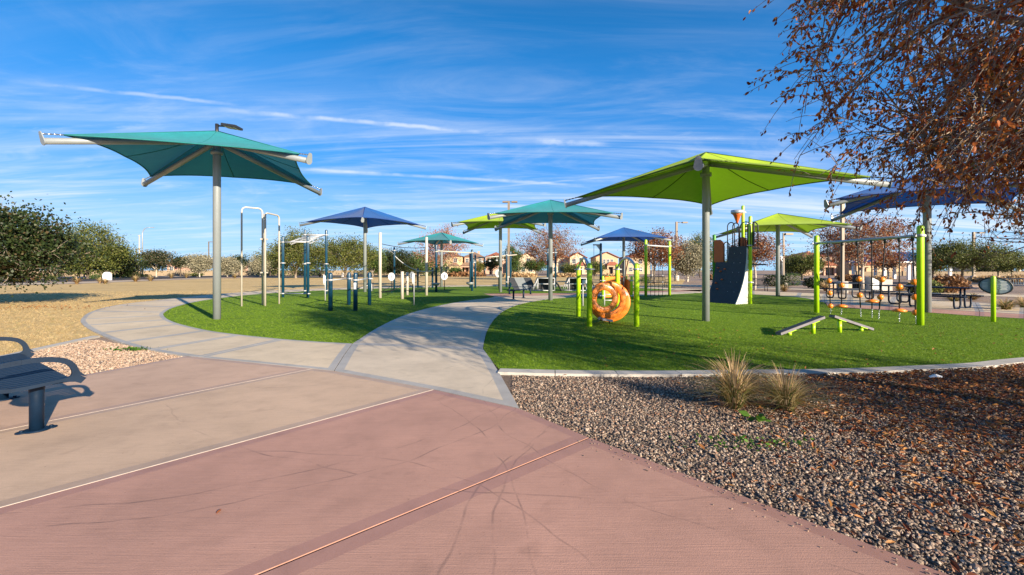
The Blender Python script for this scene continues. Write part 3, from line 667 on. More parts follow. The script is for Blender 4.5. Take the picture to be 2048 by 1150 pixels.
# dip bars
pp = [G(661, 622.7), G(698, 610.8), G(711, 622.7), G(739, 611)]
E = thing('dip_station', 'four short navy posts carrying two grey dip bars', 'dip bars', (pp[0]+pp[3])/2)
for p in pp:
    MB().post(p, 1.31, .072, 16).build('post', M_TEALP, E); collar(E, p, 1.06, .072, M_WHITE, .05)
rod(E, 'bar', pp[0]+V3((0, 0, 1.06)), pp[1]+V3((0, 0, 1.06)), .024, M_WHITE); rod(E, 'bar', pp[2]+V3((0, 0, 1.06)), pp[3]+V3((0, 0, 1.06)), .024, M_WHITE)
MB().box(pp[2]+V3((.01, -.076, .86)), (.085, .012, .22)).build('sticker', M_SIGNW, E)
# sit-up board
a = G(706, 583); E = thing('sit_up_board', 'sloping dark sit-up board behind the navy dip posts', 'exercise bench', a)
d = V3((1.25, .15, 0)); MB().extrude([a+V3((0, -.17, .06)), a+V3((0, .2, .06)), a+d+V3((0, .2, .52)), a+d+V3((0, -.17, .52))], (0, 0, .05)).build('board', M_DARK, E)
for y in (-.14, .17): rod(E, 'leg', a+d*.97+V3((0, y, 0)), a+d*.97+V3((0, y, .51)), .025, M_WHITE)
rod(E, 'side_rail', a+V3((0, -.19, .03)), a+d+V3((0, -.19, .5)), .022, M_WHITE)
# cream-post rope course
w1, w2, w3, w4 = G(760.4, 597), G(853, 591.5), G(804.5, 599), G(814.6, 591)
b1, b2, b3 = G(788.6, 579), G(835.7, 576), G(865, 577)
E = thing('rope_course', 'rope course of cream and blue posts with black low ropes', 'rope course', (w1+w2)/2)
for p, h in ((w1, 3.24), (w2, 3.19), (w3, 1.33), (w4, 1.28)): MB().lathe([(.075, 0), (.075, h-.01), (.065, h)], p, 16).build('post', M_CREAM, E)
for p, h in ((b1, 3.05), (b2, 1.55), (b3, 1.6)): MB().post(p, h, .07).build('post', M_TEALP, E); collar(E, p, h-.25, .07)
def sag(a, b, s, n=8): return [a.lerp(b, i/n)-V3((0, 0, s*4*(i/n)*(1-i/n))) for i in range(n+1)]
MB().tube(sag(w1+V3((0, 0, 2.7)), w2+V3((0, 0, 2.62)), .10), .016, 6).build('hand_rope', M_ROPE, E)
MB().tube(sag(w1+V3((0, 0, 2.45)), b1+V3((0, 0, 2.5)), -.12), .025, 8).build('arched_tube', M_WHITE, E)
MB().tube(sag(b1+V3((0, 0, 2.45)), b3+V3((0, 0, 1.35)), .45, 12), .03, 8).build('curved_tube', M_WHITE, E)
for a, b, za_, zb_ in ((w1, w3, .35, .75), (w3, w4, .8, .8), (w4, w2, .7, .35), (w3, w2, .5, .4), (w1, w4, .3, .7), (w1, b1, .4, .5), (b1, b2, .6, .5), (b2, b3, .55, .6), (w4, b2, .8, .55), (w2, b3, .4, .55)):
    MB().tube(sag(a+V3((0, 0, za_)), b+V3((0, 0, zb_)), .13), .014, 6).build('rope', M_ROPE, E)
# pod frame (blue posts, cream bar, grey pods)
p0, p1 = G(872.5, 584.7), G(944, 582.5); E = thing('pull_up_bar', 'pair of tall blue posts with a cream bar and grey step pods', 'pull-up bar', (p0+p1)/2)
for p, h in ((p0, 3.0), (p1, 2.75)):
    MB().post(p, h, .075).build('post', M_TEALP, E); collar(E, p, 2.55, .075, M_CREAM)
    MB().lathe([(.03, .40), (.16, .44), (.25, .52), (.26, .58), (.20, .60)], p+V3((-.12 if p is p1 else 0, -.12, 0)), 16).build('step_pod', M_POST, E)
rod(E, 'bar', p0+V3((0, 0, 2.6)), p1+V3((0, 0, 2.52)), .04, M_CREAM)
# ring track
p0, p1, p2 = G(940.5, 577), G(1013, 575.5), G(1021, 575); p3 = p0+V3((.35, .4, 0)); E = thing('ring_track', 'blue posts carrying a cream track with hanging white grips', 'ring track', (p0+p1)/2)
for p, h in ((p0, 2.75), (p3, 2.6), (p1, 2.9), (p2, 2.9)): MB().post(p, h, .075).build('post', M_TEALP, E)
for p in (p1, p2): collar(E, p, 2.6, .075); collar(E, p, .45, .075)
a, b = p0+V3((0, 0, 2.25)), p2+V3((.5, 0, 2.62)); rod(E, 'track', a, b, .045, M_CREAM)
for t in (.09, .25, .41, .56, .70):
    p = a.lerp(b, t); g = rod(E, 'hanger', p, p-V3((0, 0, .25)), .012, M_WHITE, 6); MB().box(p-V3((0, 0, .3)), (.14, .05, .10)).build('grip', M_WHITE, g)
# twin blue posts behind the middle umbrella
p0, p1 = G(1095.5, 576), G(1111, 576); E = thing('chin_up_posts', 'two tall blue posts with a bar behind the middle teal umbrella', 'pull-up bar', p0)
for p in (p0, p1): MB().post(p, 3.1, .075).build('post', M_TEALP, E); collar(E, p, 2.75, .075); collar(E, p, .5, .075)
rod(E, 'bar', p0+V3((0, 0, 2.75)), p1+V3((0, 0, 2.75)), .03, M_WHITE)

# jump ramps
def ramp_frame(x0, x1, y, label):
    b = V3((x0, y, 0)); E = thing('jump_ramp', label, 'ramp', b, 'jump ramps on the far turf'); h = .86; w = x1-x0
    def f(a, c): rod(E, 'frame_tube', a, c, .03, M_WHITE, 8)
    A0, A1, A2 = V3((x0, y, .05)), V3((x0+.34, y, h)), V3((x0+w*.72, y, h)); B2 = V3((x0+w*.72, y, .05)); K = V3((0, .95, 0))
    for o in (V3((0, 0, 0)), K):
        f(A0+o, A1+o); f(A1+o, A2+o); f(V3((x0+.34, y, 0))+o, A1+o); f(B2+o-V3((0, 0, .05)), A2+o); f(A0+o, B2+o); f(V3((x0+.2, y, .48))+o, V3((x0+w*.72, y, .48))+o)
    MB().extrude([A2+V3((.0, 0, .03)), V3((x1, y, .03)), V3((x1-.05, y, .0)), V3((x0+w*.72, y, h-.06))], K).build('slope', M_DARK, E)
    MB().box(((x0+.34+x0+w*.72)/2, y+.97, h/2+.03), (w*.72-.34, .03, h-.06)).build('back_panel', M_BLACK, E)
    MB().box(((x0+.34+x0+w*.72)/2, y+.48, h+.03), (w*.72-.30, .95, .04)).build('top_panel', M_DARK, E)
ramp_frame(1.36, 3.35, 29.9, 'black ramp with white tube frame right of the mid bench')
ramp_frame(3.42, 5.45, 29.9, 'black ramp with white tube frame behind the orange spiral')
b = V3((-.25, 31.5, 0)); E = thing('leaning_ramp', 'ramp of black and grey leaning panels behind the mid benches', 'ramp', b)
for k, (x, m, w) in enumerate(((-.25, M_DARK, .42), (.14, M_GREY, .70), (.80, M_DARK, .48))):
    y = 31.5-.02*k; MB().extrude([V3((x, y, .88)), V3((x+w, y, .88)), V3((x+w+.42, y-.75, .03)), V3((x+.42, y-.75, .03))], (0, .03, -.04)).build('panel', m, E)
for x in (-.2, 1.25): rod(E, 'support', V3((x, 31.52, 0)), V3((x, 31.52, .86)), .03, M_WHITE, 8)

# backless benches in the middle
def flat_bench(a, b, z, label, over=.3):
    d = (b-a).normalized(); s = V3((-d.y, d.x, 0)); E = thing('backless_bench', label, 'bench', (a+b)/2)
    L_ = (b-a).length+2*over; c = (a+b)/2; M_ = rotz(math.atan2(d.y, d.x))
    for p in (a, b):
        MB().tube([p, p+V3((0, 0, z-.03))], .045, 10).build('leg', M_NAVY, E); MB().lathe([(.1, .03), (.1, .045), (.05, .05)], p, 14).build('foot_plate', M_NAVY, E)
    for k in range(9): MB().box(c+s*(-.2+.05*k)+V3((0, 0, z)), (L_, .028, .016), M_).build('slat', M_NAVY, E)
    for t in (-.5, -.17, .17, .5): MB().box(c+d*(L_*t*.98)+V3((0, 0, z-.012)), (.04, .44, .03), M_).build('cross_bar', M_NAVY, E)
flat_bench(G(1027, 600), G(1047, 597), .45, 'backless navy bench on grey concrete left of the teal umbrella post')
flat_bench(G(1018.7, 589.5), G(1061, 589.5), .45, 'backless navy bench on the pink strip in front of the ramps')

# near bench at left
fr_, ln = V3((.57, .82, 0)).normalized(), V3((-.82, .57, 0)).normalized(); o = V3((-3.77, 3.93, 0)); L_ = 2.05
def bp(t, s, z): return o+ln*t+fr_*s+V3((0, 0, z+PZ))
E = thing('park_bench', 'navy steel bench with looped armrests at the left edge of the plaza', 'bench', bp(L_/2, -.27, 0))
for t in (.22, L_-.22):
    leg = MB().lathe([(.047, 0.012), (.047, .30), (.052, .37), (.072, .41)], bp(t, -.20, 0), 18).build('leg', M_NAVY, E)
    ft = MB(); ft.lathe([(.09, 0), (.09, .01), (.06, .014)], bp(t, -.20, 0), 20)
    for sg in (-1, 1): ft.lathe([(.045, 0), (.045, .008)], bp(t, -.20+.085*sg, .0), 14); ft.lathe([(.014, .006), (.014, .022)], bp(t, -.20+.09*sg, .0), 8)
    ft.build('foot_plate', M_NAVY, leg)
prof_out = [(-.60, .80), (-.575, .80), (-.555, .62), (-.545, .61), (-.38, .640), (-.2, .645), (-.06, .615), (.0, .56), (.028, .49), (.03, .455), (.072, .425), (.035, .385), (.0, .405), (-.08, .418), (-.30, .395), (-.42, .395), (-.52, .43), (-.565, .50)]
prof_in = [(-.535, .565), (-.38, .600), (-.2, .605), (-.085, .58), (-.035, .535), (-.02, .485), (-.035, .455), (-.09, .445), (-.30, .425), (-.42, .427), (-.50, .46), (-.535, .52)]
def hole_plate(outer_, inner_, t, th):
    bm = bmesh.new(); vo = [bm.verts.new(bp(t, *p)) for p in outer_]; vi = [bm.verts.new(bp(t, *p)) for p in inner_]
    eo = [bm.edges.new((vo[i], vo[(i+1) % len(vo)])) for i in range(len(vo))]; ei = [bm.edges.new((vi[i], vi[(i+1) % len(vi)])) for i in range(len(vi))]
    bmesh.ops.triangle_fill(bm, edges=eo+ei, use_beauty=True)
    mid = [f for f in bm.faces]; r = bmesh.ops.extrude_face_region(bm, geom=mid); vv = [g for g in r['geom'] if isinstance(g, bmesh.types.BMVert)]
    bmesh.ops.translate(bm, verts=vv, vec=ln*th); bmesh.ops.recalc_face_normals(bm, faces=bm.faces)
    bmesh.ops.bevel(bm, geom=[e for e in bm.edges if len(e.link_faces) == 2 and e.calc_face_angle(0) > .8], offset=.004, segments=2, affect='EDGES', clamp_overlap=True)
    mb = MB(); bm.verts.index_update(); mb.add([v.co.copy() for v in bm.verts], [tuple(v.index for v in f.verts) for f in bm.faces]); bm.free(); return mb
def smooth_prof(p, keep=()):
    pts = [V3((a, b, 0)) for a, b in p]; n = len(pts); out = []
    for i in range(n):
        a, b, c_, d = pts[i-1], pts[i], pts[(i+1) % n], pts[(i+2) % n]
        for k in range(3):
            t = k/3; q = .5*((2*b)+(c_-a)*t+(2*a-5*b+4*c_-d)*t*t+(3*b-a-3*c_+d)*t**3); out.append((q.x, q.y))
    return out
for t in (0, L_-.035): hole_plate(smooth_prof(prof_out[:10])[6:27] + prof_out[9:13]+smooth_prof(prof_out[12:])[3:15], smooth_prof(prof_in), t, .035).build('end_frame', M_NAVY, E)
sprof = [(-.598, .80), (-.585, .68), (-.568, .56), (-.54, .475), (-.49, .437), (-.40, .428), (-.25, .430), (-.10, .445), (-.03, .438), (.002, .412)]
sprof = [(p.x, p.y) for p in catmull([V3((a, b, 0)) for a, b in sprof], 2)]; strap0 = None
for k in range(23):
    t = .08+k*(L_-.16)/22
    if strap0 is None:
        vs = []
        for a, b in sprof:
            for dt in (-.029, .029): vs += [bp(t+dt, a, b), bp(t+dt, a, b-.007)]
        fs = []
        for q in range(len(sprof)-1): m = q*4; fs += [(m, m+2, m+6, m+4), (m+1, m+5, m+7, m+3), (m, m+4, m+5, m+1), (m+2, m+3, m+7, m+6)]
        strap0 = MB().add(vs, fs).build('seat_strap', M_NAVY, E); t00 = t
    else:
        sc_ = strap0.copy(); C.objects.link(sc_); sc_.parent = E; sc_.location = ln*(t-t00)
for t in (.05, L_/2, L_-.05): MB().box(bp(t, -.25, .414), (.03, .46, .018), rotz(math.atan2(ln.y, ln.x))).build('cross_bar', M_NAVY, E)

# ------------------------------------------------------------------ lime play gear on the right turf
# orange spiral between four lime posts
q = [G(1179, 654), G(1273, 655), G(1157, 634), G(1234.7, 634)]
E = thing('spiral_crawler', 'orange plastic spiral hung between four lime posts with chrome arches', 'play spiral', (q[0]+q[3])/2)
for p in q: MB().post(p, 1.57, .066, 18).build('post', M_LIME, E); collar(E, p, 1.42, .066, M_STEELL, .04)
for a, b in ((q[0], q[2]), (q[1], q[3])):
    d = b-a; MB().tube([a+d*t+V3((0, 0, 1.42+.30*math.sin(math.pi*t)**.75)) for t in np.linspace(0.02, .98, 15)], .035, 12).build('arch', M_TUBE, E)
mid = (q[0]+q[1]+q[2]+q[3])/4
def ring(c, rad, ax, wid, th, mat, a0=0.0, a1=2*math.pi, drad=0.0, dax=0.0, n=44):
    ax = V3(ax).normalized(); u = ax.cross(V3((0, 0, 1))).normalized(); w = u.cross(ax).normalized(); prof = [(math.cos(t), math.sin(t)) for t in np.linspace(0, 2*math.pi, 13)[:-1]]
    vs = []; fs = []
    for i in range(n+1):
        t = i/n; an = a0+(a1-a0)*t; e = u*math.cos(an)+w*math.sin(an); rr = rad+drad*t; cc = V3(c)+ax*(dax*t)
        for x, y in prof: vs.append(cc+e*(rr+th/2*(math.copysign(abs(x)**.6, x)))+ax*(wid/2*math.copysign(abs(y)**.6, y)))
    k = 12
    for i in range(n):
        for j in range(k): fs.append((i*k+j, i*k+(j+1) % k, (i+1)*k+(j+1) % k, (i+1)*k+j))
    fs += [tuple(range(k)), tuple(n*k+j for j in range(k))]
    return MB().add(vs, fs, 0, True)
cA = A(1208, 597, 11.35); cB = A(1217, 600, 11.75); cC = A(1219, 603, 12.15)
ring(cC, .46, (-.15, -1, .05), .06, .17, M_ORANGE).build('loop', M_ORANGE, E)
ring(cB, .40, (.12, -1, -.04), .055, .17, M_ORANGE).build('loop', M_ORANGE, E)
ring(cA, .285, (.16, -1, .05), .05, .15, M_ORANGE).build('loop', M_ORANGE, E)
ring(cA+V3((.02, .15, .0)), .30, (0, -1, 0), .14, .12, M_ORANGE, R(10), R(200), .09, -.3).build('loop', M_ORANGE, E)
ring(cB+V3((.01, .12, 0)), .37, (0, -1, 0), .14, .12, M_ORANGE, R(190), R(390), .05, -.3).build('loop', M_ORANGE, E)
for (u, v, y, sx, sz, rr) in ((1246, 582, 11.95, .30, .07, 42), (1215, 640, 11.7, .26, .05, 8), (1186, 578, 11.5, .16, .06, -55), (1203, 634, 11.9, .2, .05, -35), (1178, 577, 12.3, .2, .09, -60)):
    MB().box(A(u, v, y), (sx, .10, sz), Matrix.Rotation(R(rr), 3, 'Y')).build('bracket', M_WHITE, E)
for (u, v, y) in ((1218.5, 640, 11.7), (1202, 632, 12.2)):
    p = A(u, v, y); MB().tube([V3((p.x, p.y, .02)), V3((p.x, p.y, p.z+.02))], .018, 8).build('peg', M_BLACK, E)
for k, (a, b) in enumerate(((q[0], q[2]), (q[1], q[3]))):
    for t in (.38, .62):
        p = a.lerp(b, t)+V3((0, 0, 1.68)); e = (cB if t < .5 else cC)+V3((-.36 if k == 0 else .36, 0, .28)); MB().tube([p, e], .014, 8).build('hanger', M_BLACK, E)
p = G(1165.6, 613); E2 = thing('instruction_sign', 'slim white marker post left of the orange spiral', 'sign', p); MB().post(p, 1.02, .03).build('post', M_WHITE, E2)
MB().box(p+V3((.12, .02, .95)), (.24, .03, .16), rotz(R(20))).build('panel', M_SIGNW, E2)

# orange panel maze behind
pz = [G(1205.8, 599), G(1252, 597), G(1263, 599.3), G(1218, 592)]
E = thing('play_panel', 'orange play panels on short lime posts behind the spiral', 'play panel', pz[0])
for p in pz: MB().post(p, 1.12, .062).build('post', M_LIME, E); collar(E, p, .18, .062); collar(E, p, .9, .062)
def wall_panel(a, b, z0, z1, mat, name, parent, th=.04):
    d = (b-a); n = V3((d.y, -d.x, 0)).normalized()*th; MB().extrude([a+V3((0, 0, z0)), b+V3((0, 0, z0)), b+V3((0, 0, z1)), a+V3((0, 0, z1))], n).build(name, mat, parent)
wall_panel(pz[0].lerp(pz[1], .08), pz[0].lerp(pz[1], .55), .72, 1.08, M_ORANGE, 'panel', E); wall_panel(pz[0].lerp(pz[1], .08), pz[0].lerp(pz[1], .40), .10, .52, M_ORANGE, 'panel', E)
wall_panel(pz[1]-V3((.28, .1, 0)), pz[1]-V3((.03, .1, 0)), .08, 1.1, M_DORANGE, 'panel', E); wall_panel(pz[1]+V3((.02, 0, 0)), pz[2]-V3((.05, 0, 0)), .05, .95, M_ORANGE, 'panel', E)
MB().sphere(pz[0].lerp(pz[1], .45)+V3((0, -.06, .4)), .12, 12).build('bubble', M_TEALP, E)
a = G(1208.8, 612); lad = MB().tube([a, a+V3((0, 0, .72))], .026, 10); lad.tube([a+V3((.42, .1, 0)), a+V3((.42, .1, .72))], .026, 10); L2 = lad.build('ladder', M_WHITE, E)
for z in (.22, .45): MB().tube([a+V3((0, 0, z)), a+V3((.42, .1, z))], .02, 8).build('rung', M_WHITE, L2)

# hanging-rod post
p = G(1201.5, 578.5); E = thing('spinner_post', 'dark blue post with a short arm and one hanging rod', 'play post', p); h = 3.35
MB().post(p, h, .09).build('post', M_TEALP, E); MB().box(p+V3((-.26, 0, h-.12)), (.62, .09, .09)).build('arm', M_STEELL, E); MB().extrude([p+V3((-.08, -.02, h-.16)), p+V3((-.34, -.02, h-.16)), p+V3((-.08, -.02, h-.5))], (0, .04, 0)).build('gusset', M_STEELL, E)
rod(E, 'hanging_rod', p+V3((-.5, 0, h-.16)), p+V3((-.5, 0, .75)), .016, M_BLACK)
# net climber
p0, p1 = G(1291.5, 593.3), G(1339, 591.6); E = thing('net_climber', 'black rope net hung between two tall lime posts', 'climbing net', (p0+p1)/2)
for p, h in ((p0, 3.0), (p1, 2.96)): MB().post(p, h, .075, 16).build('post', M_LIME, E); collar(E, p, 2.7, .075)
rod(E, 'top_bar', p0+V3((0, 0, 2.7)), p1+V3((0, 0, 2.66)), .04, M_WHITE)
cols = [.2, .37, .54, .70]; rows = [.35, .75, 1.1, 1.4, 1.7, 2.0, 2.3]
for t in cols: b = p0.lerp(p1, t); rod(E, 'rope', b+V3((0, 0, 2.66)), b+V3((0, 0, .02)), .013, M_ROPE, 6)
for z in rows:
    a, b = p0.lerp(p1, cols[0])+V3((0, 0, z)), p0.lerp(p1, cols[-1])+V3((0, 0, z)); MB().tube([a.lerp(b, i/12)-V3((0, 0, .05*abs(math.sin(math.pi*i/4)))) for i in range(13)], .012, 6).build('rope', M_ROPE, E)
    for t in (cols[0], cols[-1]): MB().sphere(p0.lerp(p1, t)+V3((0, -.01, z)), .035, 8).build('connector', M_WHITE, E)

# climbing tower with curved wall
toe = V3((8.95, 18.3, 0)); pd = V3((.9, .43, 0)).normalized(); wd_ = V3((-.43, .9, 0)).normalized()
E = thing('climbing_tower', 'play tower with curved charcoal climbing wall and tall lime posts', 'play tower', toe)
def prof(z): t = z/2.36; return .69*(1-(1-min(t*1.05, 1))**2.1)
def wall_(w0, w1, zt, name):
    n = 14; front = [(prof(zt*i/n), zt*i/n+.02) for i in range(n+1)]
    pts = [toe+pd*a+V3((0, 0, b)) for a, b in front]; back = [toe+pd*(a+.05)+V3((0, 0, b)) for a, b in front]
    mb = MB(); vs = []
    for w in (w0, w1): vs += [p+wd_*w for p in pts]+[p+wd_*w for p in back]
    k = n+1; fs = []
    for i in range(n): fs += [(i, i+1, 2*k+i+1, 2*k+i), (k+i, k+i+1, 3*k+i+1, 3*k+i), (i, i+1, k+i+1, k+i), (2*k+i, 2*k+i+1, 3*k+i+1, 3*k+i)]
    fs += [(n, k+n, 3*k+n, 2*k+n), (0, k, 3*k, 2*k)]; return mb.add(vs, fs, 0, False).build(name, M_DARK, E)
wa = wall_(0, .86, 2.36, 'climbing_wall'); wb = wall_(.862, 1.46, 1.72, 'climbing_wall')
n = 14; sp = [toe+pd*prof(2.3*i/n)+V3((0, 0, 2.3*i/n+.02)) for i in range(n+1)]+[toe+pd*.72+V3((0, 0, 2.3)), toe+pd*.72+V3((0, 0, .02))]
MB().extrude([p-wd_*.012 for p in sp], -wd_*.04).build('side_panel', M_LIGHTP, E)
for k, (w, z) in enumerate(((.95, 1.45), (1.15, 1.35), (1.0, 1.0), (1.25, .85), (1.3, 1.5), (1.1, .6))):
    MB().sphere(toe+pd*(prof(z)-.02)+wd_*w+V3((0, 0, z)), .06, 8, sz=.5).build('hand_hold', M_DORANGE, wb)
for w in (.25, .55):
    for z in (.5, .9, 1.3, 1.7, 2.1): MB().sphere(toe+pd*(prof(z)-.002)+wd_*w+V3((0, 0, z)), .016, 6).build('bolt', M_WHITE, wa)
tp = [(toe+pd*.80-wd_*.10, 3.6, M_LIME), (V3((10.2, 20.1, 0)), 4.25, M_LIME), (toe+pd*.9+wd_*1.75, 2.98, plain('green_paint', (.05, .26, .03), .4))]
for p, h, m in tp:
    MB().post(p, h, .07, 16).build('post', m, E)
    for z in (.9, 2.4, h-.3): collar(E, p, z, .07, M_STEELL)
MB().prism([(x.x, x.y) for x in (toe+pd*.76-wd_*.05, toe+pd*1.95-wd_*.0, toe+pd*2.1+wd_*1.55, toe+pd*.76+wd_*1.5)], 1.60, 1.66).build('deck', M_BLACK, E)
MB().prism([(x.x, x.y) for x in (toe+pd*.74-wd_*.05, toe+pd*1.5-wd_*.0, toe+pd*1.5+wd_*.84, toe+pd*.74+wd_*.84)], 2.28, 2.34).build('deck', M_BLACK, E)
def hoop(c, half, z0, z1, r=.022):
    a, b = c-wd_*half, c+wd_*half; pts = [a+V3((0, 0, z0)), a+V3((0, 0, z1-half))]+[c+V3((0, 0, z1-half))-wd_*(half*math.cos(t))+V3((0, 0, half*math.sin(t))) for t in np.linspace(.3, math.pi-.3, 8)]+[b+V3((0, 0, z1-half)), b+V3((0, 0, z0))]
    MB().tube(pts, r, 8).build('hand_rail', M_BLACK, E)
hoop(toe+pd*.76+wd_*.78, .17, 1.72, 3.42); hoop(toe+pd*.98+wd_*.72, .15, 2.34, 3.40); hoop(toe+pd*.76+wd_*.10, .25, 2.34, 3.38); hoop(toe+pd*1.1+wd_*.0, .22, 2.34, 3.38); hoop(toe+pd*.78+wd_*1.02, .12, 1.72, 2.6)
for w in (.0, .10, .2): rod(E, 'baluster', toe+pd*.76+wd_*w+V3((0, 0, 2.34)), toe+pd*.76+wd_*w+V3((0, 0, 3.3)), .014, M_BLACK, 6)
MB().box(toe+pd*.86-wd_*.08+V3((0, 0, 2.85)), (.06, .3, .95), rotz(math.atan2(pd.y, pd.x))).build('barrier_panel', M_BLACK, E)
def rpanel(c, half, z0, z1, mat):
    pts = [c-wd_*half+V3((0, 0, z0)), c+wd_*half+V3((0, 0, z0)), c+wd_*half+V3((0, 0, z1))]+[c-wd_*(half*.2)+V3((0, 0, z1)), c-wd_*(half*.7)+V3((0, 0, z1-.10)), c-wd_*half+V3((0, 0, z1-.3))]
    MB().extrude(pts, pd*.035).build('orange_panel', mat, E)
rpanel(toe+pd*.78+wd_*1.40, .27, 1.74, 2.72, M_DORANGE); rpanel(toe+pd*1.0+wd_*.40, .17, 2.35, 2.78, M_DORANGE)
fc = tp[1][0]+V3((-.28, -.05, 3.85)); MB().lathe([(.03, -.42), (.06, -.3), (.15, -.05), (.24, .06)], fc, 18).build('funnel', M_DORANGE, E); MB().lathe([(.235, .03), (.26, .05), (.26, .18), (.1, .2)], fc, 18).build('funnel_rim', M_STEELL, E)

# hanging ball ropes
a, b = G(1633, 626.5), G(1840.6, 652); E = thing('ball_rope_crossing', 'lime posts and grey beam with hanging ropes of orange balls', 'rope crossing', (a+b)/2)
for p in (a, b): MB().post(p, 2.52, .075, 18).build('post', M_LIME, E); collar(E, p, 2.26, .075, M_WHITE, .07)
rod(E, 'beam', a+V3((0, 0, 2.26)), b+V3((0, 0, 2.26)), .042, M_STEELL, 12)
def z7(x, y): return 1620+x/4.42, 430+y/4.42
ropes = [(152, [580, 690, 803], [], (190, 862)), (282, [622], [803], (275, 882)), (413, [567, 709], [], (458, 898)), (543, [], [760], (548, 905)), (665, [570, 726], [], (590, 920)), (787, [635], [843], (790, 945)), (903, [592, 726, 865], [], (945, 962))]
for x, balls, discs, bot in ropes:
    u = z7(x, 0)[0]; t0 = None
    for i in range(401):
        t = i/400; p = a.lerp(b, t); uu = CX+F*p.x/p.y
        if uu >= u: t0 = t; break
    top = a.lerp(b, t0)+V3((0, 0, 2.22)); gb = G(*z7(*bot), z=.03); gb = V3((gb.x, gb.y, .03)); near = a.lerp(b, t0); gb = near.lerp(gb, .8); gb.z = .03
    up_ = top.lerp(gb, .88); rp = MB().tube([top, up_], .016, 8).build('rope', M_ROPE, E); MB().lathe([(.02, -.09), (.04, -.07), (.04, 0), (.02, .03)], top, 10).build('swivel', M_BLACK, rp)
    ch = MB()
    for k in range(6):
        c = up_.lerp(gb, (k+.5)/6); ax = [V3((1, 0, 0)), V3((0, 1, 0))][k % 2]; ch.tube([c+ax*(.012*math.cos(s))+V3((0, 0, .028*math.sin(s))) for s in np.linspace(0, 2*math.pi, 9)[:-1]], .005, 5, closed=True)
    ch.build('chain', M_TUBE, rp)
    def at(y):
        v = z7(0, y)[1]; best = min((abs(540+F*(1.4-(top.lerp(gb, s/200).z))/top.lerp(gb, s/200).y-v), s/200) for s in range(201)); return top.lerp(gb, best[1])
    for y in balls: MB().sphere(at(y), .078, 18).build('ball', M_ORANGE, rp)
    for y in discs: MB().lathe([(.02, .05), (.08, .045), (.165, .0), (.15, -.03), (.03, -.045)], at(y), 20).build('disc_seat', M_ORANGE, rp)
# balance beams
for pts, lb in (([(1556, 665, 9.5), (1644, 632, 9.95)], 'left tilted dark balance beam on short lime posts'), ([(1664, 630, 9.95), (1742, 656, 10.4)], 'right tilted dark balance beam on short lime posts')):
    a, b = A(*pts[0]), A(*pts[1]); d = b-a; s = V3((-d.y, d.x, 0)).normalized(); E = thing('balance_beam', lb, 'balance beam', V3((a.x, a.y, 0)).lerp(V3((b.x, b.y, 0)), .5), 'balance beams on the right turf')
    up = d.cross(s).normalized(); up = up if up.z > 0 else -up; MB().extrude([a-s*.065, a+s*.065, a+s*.065-up*.05, a-s*.065-up*.05], d).build('beam', M_DECKB, E)
    for sg in (-.043, 0, .043): MB().extrude([a+s*(sg-.018)+up*.001, a+s*(sg+.018)+up*.001, a+s*(sg+.018)+up*.007, a+s*(sg-.018)+up*.007], d).build('grip_strip', M_BLACK, E)
    for t in ((.24, .78) if a.z < b.z else (.2, .75)):
        p = a.lerp(b, t)-up*.064; MB().lathe([(.042, 0), (.042, p.z)], (p.x, p.y, 0.0), 14).build('post', M_LIME, E); MB().extrude([p-s*.07-d*.09, p+s*.07-d*.09, p+s*.07+d*.09, p-s*.07+d*.09], up*.012).build('mount_plate', M_LIME, E)
# welcome sign
p = G(1986.5, 645.5); E = thing('welcome_sign', 'oval grey welcome sign with black rim on a lime post', 'sign', p)
MB().post(p, 1.24, .05, 16).build('post', M_LIME, E); sd = V3((.80, -.60, 0)).normalized(); nn = V3((-.60, -.80, 0)); c = p+V3((.02, .06, .98))
el = [c+sd*(.31*math.cos(t)+.07)+V3((0, 0, .215*math.sin(t)-.03*math.cos(t))) for t in np.linspace(0, 2*math.pi, 33)[:-1]]
MB().extrude(el, nn*.02).build('panel', M_SIGNB, E); MB().tube([x+nn*.01 for x in el], .02, 8, closed=True).build('rim', M_BLACK, E)
WSIGN = (E, c+sd*.11+nn*.023, Matrix((-V3((0, 0, 1)), sd, nn)).transposed())
for k in range(7): MB().box(c+sd*.22+nn*.022+V3((0, 0, .11-.035*k)), (.10 if k % 2 else .13, .003, .012), rotz(math.atan2(sd.y, sd.x))).build('printed_line', M_SIGNW, E)
for k in range(5): MB().box(c-sd*.13+nn*.022+V3((0, 0, .08-.035*k)), (.10, .003, .010), rotz(math.atan2(sd.y, sd.x))).build('printed_line', M_SIGNW, E)

